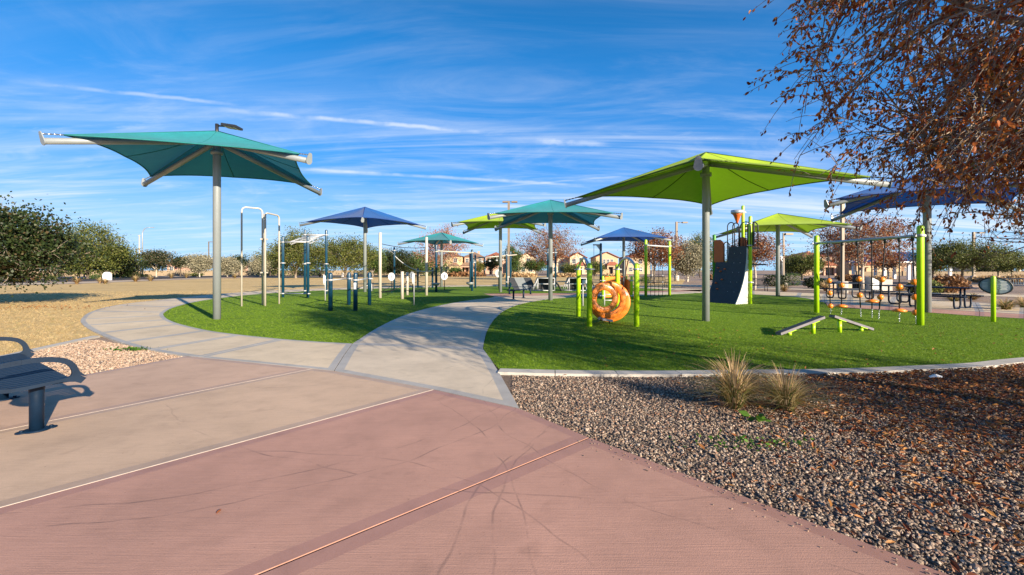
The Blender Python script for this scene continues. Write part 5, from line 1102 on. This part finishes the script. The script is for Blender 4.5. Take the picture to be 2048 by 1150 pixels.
for i, (u, v, w, h, m, bx, lb) in enumerate(((1553, 572.5, 40, 22, L_DARK, True, 'clipped dark hedge right of the far lime umbrella post'), (1586, 571, 24, 24, L_MID, True, 'clipped bright hedge next to the globe lamp'), (1630, 577, 44, 22, L_DARK, False, 'dark round bush behind the left ball rope post'), (1290, 568, 22, 16, L_MID, False, 'green bush behind the rope net bench'),
        (72, 562, 18, 9, L_BROWNG, False, 'rust shrub under the dark tree at left'), (100, 561, 22, 11, L_OLIVE, False, 'green round shrub left of the walkers'), (191, 558.5, 20, 10, L_MID, False, 'green round shrub right of the walkers'), (285, 554, 24, 5, L_MID, True, 'low clipped hedge beneath the street lamp'), (243, 554.5, 36, 5, L_MID, True, 'long low clipped hedge behind the white marker'), (393, 552.5, 26, 6, L_OLIVE, False, 'low olive shrub beneath the pale sage tree'),
        (1850, 590, 60, 30, L_OLIVE, False, 'loose olive shrub behind the near picnic table'), (1895, 586, 70, 36, L_BROWNG, False, 'rusty loose shrub right of the bike hoops'), (1872, 572, 26, 16, L_LIMEG, False, 'yellow green shrub beneath the picnic shelter'), (1700, 562, 50, 12, L_BROWNG, False, 'rust shrub before the brown house'), (1760, 562, 40, 10, L_STRAW, False, 'straw shrub before the red roofed porch'), (1975, 565, 60, 12, L_STRAW, False, 'straw shrub row left of the wire bench'), (2035, 564, 50, 14, L_STRAW, False, 'straw shrub row at the right edge'), (1440, 560, 60, 10, L_BROWNG, False, 'rust shrub behind the tower'), (1230, 555, 50, 7, L_STRAW, False, 'low straw shrub before the tan gabled house'), (1130, 554, 60, 6, L_STRAW, False, 'low straw shrub before the cream house'), (1040, 553.5, 70, 6, L_STRAW, False, 'low straw shrub before the pink houses'), (930, 553, 80, 6, L_BROWNG, False, 'low rust shrub before the yellow house'))):
    shrub(u, v, w, h, m, 300+i, lb, bx, 1400 if w > 30 else 800)
for i, (u, v, lb) in enumerate(((1500, 893, 'green weed patch on the near gravel'), (270, 702, 'green weed on the pale left gravel'), (1518, 845, 'single bright weed sprout below the grass clumps'))):
    p = G(u, v); rs = np.random.default_rng(500+i); nn_ = (160, 120, 10)[i]; ex = (.24, .16, .05)[i]; Pp = np.stack([p.x+rs.normal(size=nn_)*ex, p.y+rs.normal(size=nn_)*ex*.35, .02+rs.random(nn_)*.03], 1); dd = rs.normal(size=(nn_, 3)); dd[:, 2] = np.abs(dd[:, 2])*.4
    V, Q = leaf_quads(Pp, dd, (.035, .05, .09)[i], rs, .25); o = np_object('weed', V, Q, [leafmat('weed_leaf', [(0, (.03, .09, .01)), (1, (.10, .22, .02))], .3)], None, p); o['label'] = lb; o['category'] = 'weed'; o['kind'] = 'stuff'
p = G(1872, 760); rs = np.random.default_rng(9); o = MB().add([(p.x-.09, p.y, .03), (p.x-.02, p.y-.04, .05), (p.x+.05, p.y-.03, .035), (p.x+.1, p.y+.02, .045), (p.x+.02, p.y+.06, .06), (p.x-.05, p.y+.05, .04), (p.x, p.y, .075)], [(0, 1, 6), (1, 2, 6), (2, 3, 6), (3, 4, 6), (4, 5, 6), (5, 0, 6)]).build('litter_scrap', M_SIGNW, None, p); o['label'] = 'crumpled white scrap on the gravel near the kerb'; o['category'] = 'litter'
p = G(438, 1036); vs, fs, _ = leafproto(3); o = MB().add([(p.x+v[1]*.022, p.y+v[0]*.024, PZ+.004+v[2]*.02) for v in vs], fs).build('fallen_leaf', L_RUST, None, p); o['label'] = 'single dry leaf lying on the pink slab'; o['category'] = 'leaf'

for i in range(18):
    u = 1884+i*4.1+random.uniform(-3, 3); p = G(u, random.uniform(576.5, 579.5)); bm = bmesh.new(); bmesh.ops.create_icosphere(bm, subdivisions=2, radius=1); r_ = random.Random(i); sz = r_.uniform(.12, .26); k_ = [r_.uniform(.75, 1.2) for _ in range(8)]
    for v in bm.verts: v.co *= sz*(.8+.35*abs(math.sin(v.co.x*3+k_[0]*5)*math.cos(v.co.y*2.6+k_[1]*4)))
    mb = MB().add([(p.x+v.co.x*1.25, p.y+v.co.y, max(-.02, v.co.z*.8+sz*.45)) for v in bm.verts], [tuple(v.index for v in f.verts) for f in bm.faces]); bm.free()
    o = mb.build('rock', plain('brown_rock', (.24, .17, .13), .9, 0, .4, 6), None, p); o['label'] = 'brown rubble rock in the strip left of the welcome sign'; o['category'] = 'rock'; o['group'] = 'rubble rocks behind the picnic tables'
# ------------------------------------------------------------------ houses and far structures
def stucco(n, c): return plain(n, c, .9, 0, .08, 1.2, .2, 20)
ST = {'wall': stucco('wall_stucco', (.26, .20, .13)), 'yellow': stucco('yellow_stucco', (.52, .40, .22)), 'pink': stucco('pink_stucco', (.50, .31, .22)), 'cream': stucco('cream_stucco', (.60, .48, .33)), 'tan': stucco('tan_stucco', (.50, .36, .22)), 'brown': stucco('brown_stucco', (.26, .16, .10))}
def tiles(n, c):
    m, nt, N, L, B = nodes_of(n); p = pos_n(N); wv = N.new('ShaderNodeTexWave'); wv.inputs['Scale'].default_value = 1.2; wv.inputs['Distortion'].default_value = .6; L.new(p, wv.inputs[0]); f = noise_n(N, L, p, 3, 4)
    c_ = ramp_n(N, L, f, [(.3, scale_col(c, .65)), (.6, c), (.8, scale_col(c, 1.25))]); L.new(mixc(N, L, .35, c_, ramp_n(N, L, wv.outputs[1], [(0, (.6, .6, .6)), (1, (1.1, 1.1, 1.1))]), 'MULTIPLY'), B.inputs['Base Color']); B.inputs['Roughness'].default_value = .9; MAT[n] = m; return m
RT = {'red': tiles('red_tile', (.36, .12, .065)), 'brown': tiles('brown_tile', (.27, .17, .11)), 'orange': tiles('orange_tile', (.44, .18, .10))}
M_GLASS = plain('window_glass', (.05, .07, .09), .12, 0, .2, 2); M_TRIM = plain('white_trim', (.62, .58, .52), .7); M_DOOR = plain('dark_door', (.06, .035, .025), .6)
def house(u0, u1, Y, he, hr, wall, roof, style, wins, label, porch=None, dep=10.0, wing=None):
    x0, x1 = (u0-CX)/F*Y, (u1-CX)/F*Y; E = thing('house', label, 'house', V3(((x0+x1)/2, Y, 0)), 'houses beyond the park'); W = x1-x0
    MB().box(((x0+x1)/2, Y+dep/2, he/2), (W, dep, he)).build('wall', ST[wall], E); ov = .5; xm = (x0+x1)/2; rf_ = MB()
    def hip(a, b, c, d, z, zr, mb):
        h_ = min(b-a, d-c)/2*.98; vs = [(a, c, z), (b, c, z), (b, d, z), (a, d, z)]
        if b-a > d-c: vs += [(a+h_, (c+d)/2, zr), (b-h_, (c+d)/2, zr)]; fs = [(0, 1, 5, 4), (2, 3, 4, 5), (1, 2, 5), (3, 0, 4), (3, 2, 1, 0)]
        else: vs += [((a+b)/2, c+h_, zr), ((a+b)/2, d-h_, zr)]; fs = [(0, 1, 4), (2, 3, 5), (1, 2, 5, 4), (3, 0, 4, 5), (3, 2, 1, 0)]
        mb.add(vs, fs)
    if style == 'hip': hip(x0-ov, x1+ov, Y-ov, Y+dep+ov, he+.003, hr, rf_)
    else:
        for s in (-1, 1):
            xe = xm+s*(W/2+ov); ze = he-ov*(hr-he)/(W/2); rf_.add([(xe, Y-ov, ze), (xm, Y-ov, hr), (xm, Y+dep+ov, hr), (xe, Y+dep+ov, ze), (xe, Y-ov, ze+.18), (xm, Y-ov, hr+.18), (xm, Y+dep+ov, hr+.18), (xe, Y+dep+ov, ze+.18)], [(0, 1, 2, 3), (4, 5, 6, 7), (0, 1, 5, 4), (2, 3, 7, 6), (0, 3, 7, 4)])
        MB().extrude([(x0, Y+.002, he), (x1, Y+.002, he), (xm, Y+.002, hr)], (0, .2, 0)).build('gable', ST[wall], E)
    r_ = rf_.build('roof', RT[roof], E); MB().box((x0+W*.7, Y+dep*.6, hr-.3), (.7, .7, 1.2)).build('chimney', ST[wall], r_)
    for fx, z, w, h in wins:
        x = x0+W*fx; wn = MB(); t = .10
        for c_, s_ in (((x, Y-.04, z+h/2+t/2), (w+2*t, .1, t)), ((x, Y-.04, z-h/2-t/2), (w+2*t, .14, t)), ((x-w/2-t/2, Y-.04, z), (t, .1, h)), ((x+w/2+t/2, Y-.04, z), (t, .1, h)), ((x, Y-.035, z), (.05, .06, h)), ((x, Y-.035, z), (w, .055, .05))): wn.box(c_, s_)
        wo = wn.build('window', M_TRIM, E); MB().box((x, Y-.012, z), (w, .02, h)).build('pane', M_GLASS, wo)
    if porch:
        a, b, zp, rr = porch; a, b = x0+W*a, x0+W*b; pm_ = MB()
        for q in (a+.2, b-.2): pm_.box((q, Y-1.9, zp/2), (.4, .4, zp))
        pm_.box(((a+b)/2, Y-1.9, zp-.25), (b-a, .38, .5)); pm_.build('porch', ST[wall], E); ph = MB(); hip(a-.3, b+.3, Y-2.4, Y+.2, zp+.003, zp+1.1, ph); ph.build('porch_roof', RT[rr], E)
        MB().box(((a+b)/2, Y-.03, 1.1), (1.1, .08, 2.2)).build('door', M_DOOR, E)
W2 = lambda zs, xs, w=1.1, h=1.3: [(x, z, w, h) for z in zs for x in xs]
HB = 150
house(872, 924, HB, 5.9, 7.3, 'yellow', 'brown', 'hip', W2((4.6,), (.3, .75))+W2((1.6,), (.35,), 1.4, 1.6), 'yellow stucco house behind the red leaved tree', (.55, .9, 2.7, 'brown'))
house(929, 966, 152, 5.8, 7.6, 'pink', 'brown', 'hip', W2((4.5,), (.15, .5, .85), .9, 1.3), 'pinkish house with brown hip roof behind the pod frame', (-.15, .45, 2.8, 'brown'))
house(971, 1012, 154, 5.8, 7.6, 'pink', 'red', 'hip', W2((4.4, 1.7), (.25, .7)), 'pink house with red roof behind the ring track', (.05, .5, 2.7, 'red'))
house(1036, 1072, 148, 5.5, 7.0, 'cream', 'orange', 'gable', W2((4.3,), (.6,), 1.2, 1.7)+W2((1.6,), (.3, .7)), 'cream gabled house behind the conifer')
house(1100, 1140, 150, 5.6, 7.2, 'cream', 'orange', 'hip', W2((4.3, 1.6), (.25, .6)), 'cream hip roofed house behind the airy rust tree')
house(1140, 1172, 146, 5.5, 7.0, 'cream', 'red', 'gable', W2((4.4,), (.7,), 1.2, 1.8)+W2((4.2,), (.25,)), 'cream gabled house left of the spinner post', (.3, .98, 2.8, 'red'))
house(1192, 1236, 146, 5.5, 7.1, 'tan', 'red', 'gable', W2((4.1,), (.38, .55, .72), .65, 1.4), 'tan gabled house with three upper windows', (.45, .95, 2.9, 'red'))
house(1252, 1300, 150, 5.6, 7.0, 'tan', 'red', 'hip', W2((4.2, 1.6), (.2, .6)), 'tan house behind the net climber')
house(490, 525, 150, 3.1, 4.9, 'pink', 'orange', 'hip', W2((1.8,), (.3, .7)), 'low house with peach roof behind the cream frame')
house(334, 352, 150, 3.2, 5.2, 'pink', 'orange', 'hip', W2((1.8,), (.5,)), 'low red roofed house right of the street lamp')
house(430, 460, 160, 3.2, 4.8, 'tan', 'red', 'hip', W2((1.8,), (.5,)), 'low tan house behind the large umbrella post')
house(1604, 1664, 120, 4.9, 6.3, 'pink', 'red', 'hip', W2((3.9, 1.6), (.6, .85), .9, 1.4), 'pink house with red roof left of the ball rope post', (.55, .95, 2.6, 'red'))
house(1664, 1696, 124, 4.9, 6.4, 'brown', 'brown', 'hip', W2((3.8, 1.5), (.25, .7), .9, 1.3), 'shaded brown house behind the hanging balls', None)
house(1698, 1752, 116, 4.7, 6.0, 'tan', 'red', 'hip', W2((3.6,), (.15, .4), 1.2, 1.3)+W2((1.5,), (.3,), 1.4, 1.3), 'tan house with red porch roof behind the rust tree', (.05, .85, 2.6, 'red'))
house(1756, 1802, 118, 4.2, 5.6, 'tan', 'red', 'gable', W2((2.6,), (.5,)), 'tan gabled house left of the picnic shelter')
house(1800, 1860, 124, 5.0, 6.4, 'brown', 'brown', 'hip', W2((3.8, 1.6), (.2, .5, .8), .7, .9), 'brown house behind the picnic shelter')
house(1982, 2014, 116, 4.6, 5.9, 'cream', 'red', 'hip', W2((3.6,), (.65,), .9, 1.3), 'cream house with red roof at the far right', (.7, 1.3, 2.5, 'red'))
def block_wall(pts, h, mat, label):
    E = thing('block_wall', label, 'wall', pts[0])
    for a, b in zip(pts, pts[1:]):
        d = b-a; n = max(1, int(d.length/9))
        for k in range(n):
            p0, p1 = a.lerp(b, k/n), a.lerp(b, (k+1)/n); MB().box((p0+p1)/2+V3((0, 0, h/2)), ((p1-p0).length-.02, .2, h), rotz(math.atan2(d.y, d.x))).build('panel', mat, E); MB().box(p0+V3((0, 0, h/2+.08)), (.5, .5, h+.16)).build('pilaster', mat, E)
block_wall([V3((-122, 95, 0)), V3((-90, 106, 0)), V3((-62, 118, 0)), V3((-20, 132, 0))], 1.3, ST['wall'], 'tan block wall beyond the road on the left')
block_wall([V3((85, 112, 0)), V3((125, 106, 0)), V3((170, 100, 0))], 1.0, ST['wall'], 'low tan block wall before the houses on the right')
# picnic shelter
x0, x1, Y = 53.5, 64, 66; E = thing('picnic_shelter', 'picnic shelter with blue metal roof and white columns', 'shelter', V3(((x0+x1)/2, Y, 0))); M_BROOF = plain('blue_metal_roof', (.05, .16, .38), .4, .3, .1, 3)
for x in (x0+.5, x0+4, x0+7, x1-.5):
    for y in (Y, Y+6): MB().box((x, y, 1.3), (.32, .32, 2.6)).build('column', M_SIGNW, E)
rr = MB().add([(x0-.6, Y-.8, 2.6), (x1+.6, Y-.8, 2.6), (x1+.6, Y+6.8, 2.6), (x0-.6, Y+6.8, 2.6), (x0+3.2, Y+3, 4.1), (x1-3.2, Y+3, 4.1)], [(0, 1, 5, 4), (2, 3, 4, 5), (1, 2, 5), (3, 0, 4), (3, 2, 1, 0)]).build('roof', M_BROOF, E)
for k in range(22):
    x = x0-.4+k*(x1-x0+.8)/21; t = min(1, max(0, min((x-x0+.6)/3.8, (x1+.6-x)/3.8))); MB().tube([(x, Y-.81, 2.63), (x, Y-.8+3.8*t, 2.63+1.5*t)], .05, 5).build('roof_rib', M_TUBE, rr)
MB().box(((x0+x1)/2, Y-.82, 2.52), (x1-x0+1.2, .08, .2)).build('fascia', M_SIGNW, E)

# ------------------------------------------------------------------ poles, lamps, signs
def light_pole(u, Y, top, label, mat, arms=((1, 0),), r=.09, tip=None, base=True):
    p = V3(((u-CX)/F*Y, Y, 0)); h = CH+(H0-top)/F*Y; E = thing('light_pole', label, 'light pole', p)
    MB().box(p+V3((0, 0, h/2)), (r*2, r*2, h)).build('pole', mat, E)
    if base: MB().lathe([(.3, 0), (.3, .7), (.26, .72)], p, 16).build('concrete_base', M_KERB, E)
    for dx, dy in arms: e = p+V3((dx*.8, dy*.8, h-.1)); a_ = rod(E, 'arm', p+V3((0, 0, h-.1)), e, .04, mat, 8); MB().box(e+V3((dx*.25, dy*.25, 0)), (.65 if dx else .4, .65 if dy else .4, .16)).build('lamp_head', mat, E)
light_pole(1017.5, 50, 402, 'tan light pole with two lamp heads behind the lime umbrella', M_BRONZE, ((-.35, 0), (.6, 0)), .13)
light_pole(1353, 58, 443.5, 'bronze light pole left of the large lime umbrella', M_BRONZE, ((1, 0),), .12); light_pole(1684.5, 27.5, 405, 'bronze light pole between the ball ropes and far lime umbrella', M_BRONZE, ((-.6, 0),), .08)
light_pole(1305, 75, 464, 'small bronze light pole behind the blue umbrella', M_BRONZE, ((.7, 0),), .1)
light_pole(1947, 54, 464, 'bronze light pole behind the feathery olive tree', M_BRONZE, ((.8, 0),), .11); light_pole(417.6, 118, 483, 'thin dark light pole left of the large umbrella post', M_BRONZE, ((.5, 0),), .1); light_pole(273, 120, 498, 'short dark light pole left of the curved street lamp', M_BRONZE, ((.4, 0),), .1)
light_pole(1567, 40, 466, 'slim grey light pole behind the far lime umbrella', M_BRONZE, ((.4, 0),), .06)
p = V3(((285-CX)/F*95, 95, 0)); h = CH+(H0-455)/F*95; E = thing('street_lamp', 'curved grey street lamp beyond the road at left', 'street lamp', p); MB().tube([p, p+V3((0, 0, h-1.3)), p+V3((.12, 0, h-.7)), p+V3((.5, 0, h-.2)), p+V3((1.1, 0, h)), p+V3((1.8, 0, h))], [.13, .1, .09, .08, .07, .06], 10).build('pole', M_STEELL, E)
MB().box(p+V3((2.05, 0, h)), (.7, .3, .14)).build('lamp_head', M_STEELL, E); MB().box(p+V3((.18, -.1, 2.6)), (.5, .05, .6)).build('plate', M_STEELL, E); MB().lathe([(.25, 0), (.25, .3), (.14, .32)], p, 14).build('base', M_KERB, E)
p = V3(((279-CX)/F*170, 170, 0)); E = thing('utility_pole', 'pale tall utility pole behind the street lamp', 'utility pole', p); MB().tube([p, p+V3((0, 0, 14.5))], [.28, .2], 10).build('pole', M_BARKP, E); MB().box(p+V3((0, 0, 14.2)), (.9, .3, .2)).build('crossarm', M_BARKP, E)
p = V3(((1906-CX)/F*150, 150, 0)); E = thing('utility_pole', 'thin dark utility pole with crossarm above the olive trees', 'utility pole', p); MB().tube([p, p+V3((0, 0, 10.6))], [.2, .14], 8).build('pole', M_BARKD, E); MB().box(p+V3((0, 0, 10.0)), (2.4, .15, .15)).build('crossarm', M_BARKD, E)
p = G(1564, 571); E = thing('globe_lamp', 'white globe lamp on a slim grey post by the clipped hedge', 'lamp', p); h = CH+(H0-522)/F*p.y; MB().tube([p, p+V3((0, 0, h)), p+V3((-.06, 0, h+.12)), p+V3((-.14, 0, h+.14))], .045, 10).build('post', M_STEELL, E); MB().sphere(p+V3((-.14, 0, h+.3)), .17, 16).build('globe', M_SIGNW, E)
p = V3(((352-CX)/F*104, 104, 0)); E = thing('stop_sign', 'small red stop sign beyond the road at left', 'stop sign', p); rod(E, 'post', p, p+V3((0, 0, 2.1)), .03, M_STEELL); M_RED = plain('stop_red', (.55, .02, .02), .5)
oc = [p+V3((.38*math.cos(t), -.04, 1.95+.38*math.sin(t))) for t in np.linspace(math.pi/8, 2*math.pi+math.pi/8, 9)[:-1]]; pl = MB().extrude(oc, (0, -.02, 0)).build('panel', M_RED, E)
def text_part(body, size, loc, parent, mat, rot=(R(90), 0, 0)):
    cu = bpy.data.curves.new('lettering', 'FONT'); cu.body = body; cu.size = size; cu.align_x = 'CENTER'; cu.align_y = 'CENTER'
    tmp = bpy.data.objects.new('lettering', cu); tmp.rotation_euler = rot; C.objects.link(tmp); bpy.context.view_layer.update(); me = bpy.data.meshes.new_from_object(tmp.evaluated_get(bpy.context.evaluated_depsgraph_get())); Mr = tmp.matrix_world.to_3x3(); bpy.data.objects.remove(tmp)
    me.transform(Mr.to_4x4()); me.materials.clear(); me.materials.append(mat); ob = bpy.data.objects.new('lettering', me); C.objects.link(ob); ob.parent = parent; ob.location = V3(loc)-ORG[parent.name]; ORG[ob.name] = ORG[parent.name]; return ob
text_part('WELCOME', .085, WSIGN[1], WSIGN[0], M_BLACK, WSIGN[2].to_euler())
text_part('STOP', .26, p+V3((0, -.065, 1.95)), E, M_SIGNW)
def marker(u, v, w, h, label):
    p = G(u, v); Y = p.y; W, H = w/F*Y, h/F*Y; E = thing('park_marker', label, 'marker', p, 'white arched markers along the lawn'); r = W*.42
    pts = [p+V3((-W/2, 0, 0)), p+V3((W/2, 0, 0)), p+V3((W/2, 0, H-r))]+[p+V3((W/2-r+r*math.cos(t), 0, H-r+r*math.sin(t))) for t in np.linspace(.2, math.pi/2, 5)]+[p+V3((-W/2+r-r*math.sin(t), 0, H-r+r*math.cos(t))) for t in np.linspace(0, math.pi/2-.2, 5)]+[p+V3((-W/2, 0, H-r))]
    MB().extrude(pts, (0, .25, 0)).build('panel', M_SIGNW, E); MB().extrude([p+V3((-.02*W, -.005, .72*H)), p+V3((.12*W, -.005, .78*H)), p+V3((.26*W, -.005, .84*H)), p+V3((.16*W, -.005, .76*H)), p+V3((.02*W, -.005, .69*H))], (0, -.01, 0)).build('emblem', M_BLACK, E)
    for k in range(4): MB().box(p+V3((-.18*W+.012*(k % 2), -.008, H*(.2+.09*k))), (.12*W, .01, .05*H)).build('blue_mark', plain('marker_blue', (.05, .12, .45), .5), E)
marker(213, 560.5, 16, 16.5, 'white arched marker with dark emblem beside the road at left'); marker(686.5, 555.5, 8, 10.5, 'small white arched marker behind the dip bar posts')

# ------------------------------------------------------------------ two walkers on the far sidewalk
def person(p, label, stride, jacket, legs, hair):
    E = thing('person', label, 'person', p, 'walkers on the far sidewalk')
    def skin(name, vs, es, rad, mat, root=0):
        me = bpy.data.meshes.new(name); me.from_pydata([tuple(v) for v in vs], es, []); ob = bpy.data.objects.new(name, me); C.objects.link(ob); ob.parent = E; me.materials.append(mat); ORG[ob.name] = p
        md = ob.modifiers.new('skin', 'SKIN'); sv = me.skin_vertices[0].data
        for i, r in enumerate(rad): sv[i].radius = (r, r) if not isinstance(r, tuple) else r
        sv[root].use_root = True; sb = ob.modifiers.new('sub', 'SUBSURF'); sb.levels = 1; sb.render_levels = 2; return ob
    s = stride; SK = plain('skin_tone', (.45, .27, .19), .6)
    J = [(0, 0, .95), (0, 0, 1.15), (0, 0, 1.38), (0, 0, 1.50), (.01, 0, 1.60), (.02, 0, 1.70), (.09, -.02, .92), (.10+s*.18, -.02, .50), (.10+s*.30, -.02, .08), (.19+s*.32, -.04, .03), (-.09, .02, .92), (-.06-s*.10, .02, .50), (-.10-s*.34, .02, .10), (-.02-s*.34, 0, .04), (.17, 0, 1.38), (.20-s*.12, -.02, 1.12), (.22-s*.02, -.1, .90), (-.17, 0, 1.38), (-.20+s*.14, -.02, 1.12), (-.18+s*.26, -.1, .92), (.23, -.13, .84), (-.16+s*.28, -.13, .86)]
    ed = [(0, 1), (1, 2), (2, 3), (3, 4), (4, 5), (0, 6), (6, 7), (7, 8), (8, 9), (0, 10), (10, 11), (11, 12), (12, 13), (2, 14), (14, 15), (15, 16), (16, 20), (2, 17), (17, 18), (18, 19), (19, 21)]
    ra = [.13, .12, .13, .055, .085, .075, .085, .06, .045, .04, .085, .06, .045, .04, .06, .045, .035, .06, .045, .035, .03, .03]
    skin('body', J, ed, ra, SK)
    skin('jacket', [J[0], J[1], J[2], (0, 0, 1.45), J[14], J[15], J[16], J[17], J[18], J[19]], [(0, 1), (1, 2), (2, 3), (2, 4), (4, 5), (5, 6), (2, 7), (7, 8), (8, 9)], [.165, .155, .16, .085, .08, .062, .05, .08, .062, .05], jacket)
    skin('trousers', [J[0], J[6], J[7], J[8], J[10], J[11], J[12]], [(0, 1), (1, 2), (2, 3), (0, 4), (4, 5), (5, 6)], [.15, .105, .08, .06, .105, .08, .06], legs)
    MB().sphere(V3(p)+V3((.0, .03, 1.71)), .105, 10).build('hair', hair, E)
    for i in (9, 13): MB().sphere(V3(p)+V3(J[i]), .075, 8, sz=.6).build('shoe', M_SIGNW, E)
M_JK = plain('black_jacket', (.012, .012, .014), .8); M_JN = plain('grey_trousers', (.20, .22, .25), .8); M_HR = plain('brown_hair', (.05, .025, .015), .7)
person(V3(((157-CX)/F*78, 78, .012)), 'walker in black top and black trousers under the olive tree', .6, M_JK, M_JK, M_HR); person(V3(((168.5-CX)/F*78, 78, .012)), 'walker in black top and grey trousers under the olive tree', -.7, M_JK, M_JN, M_HR)
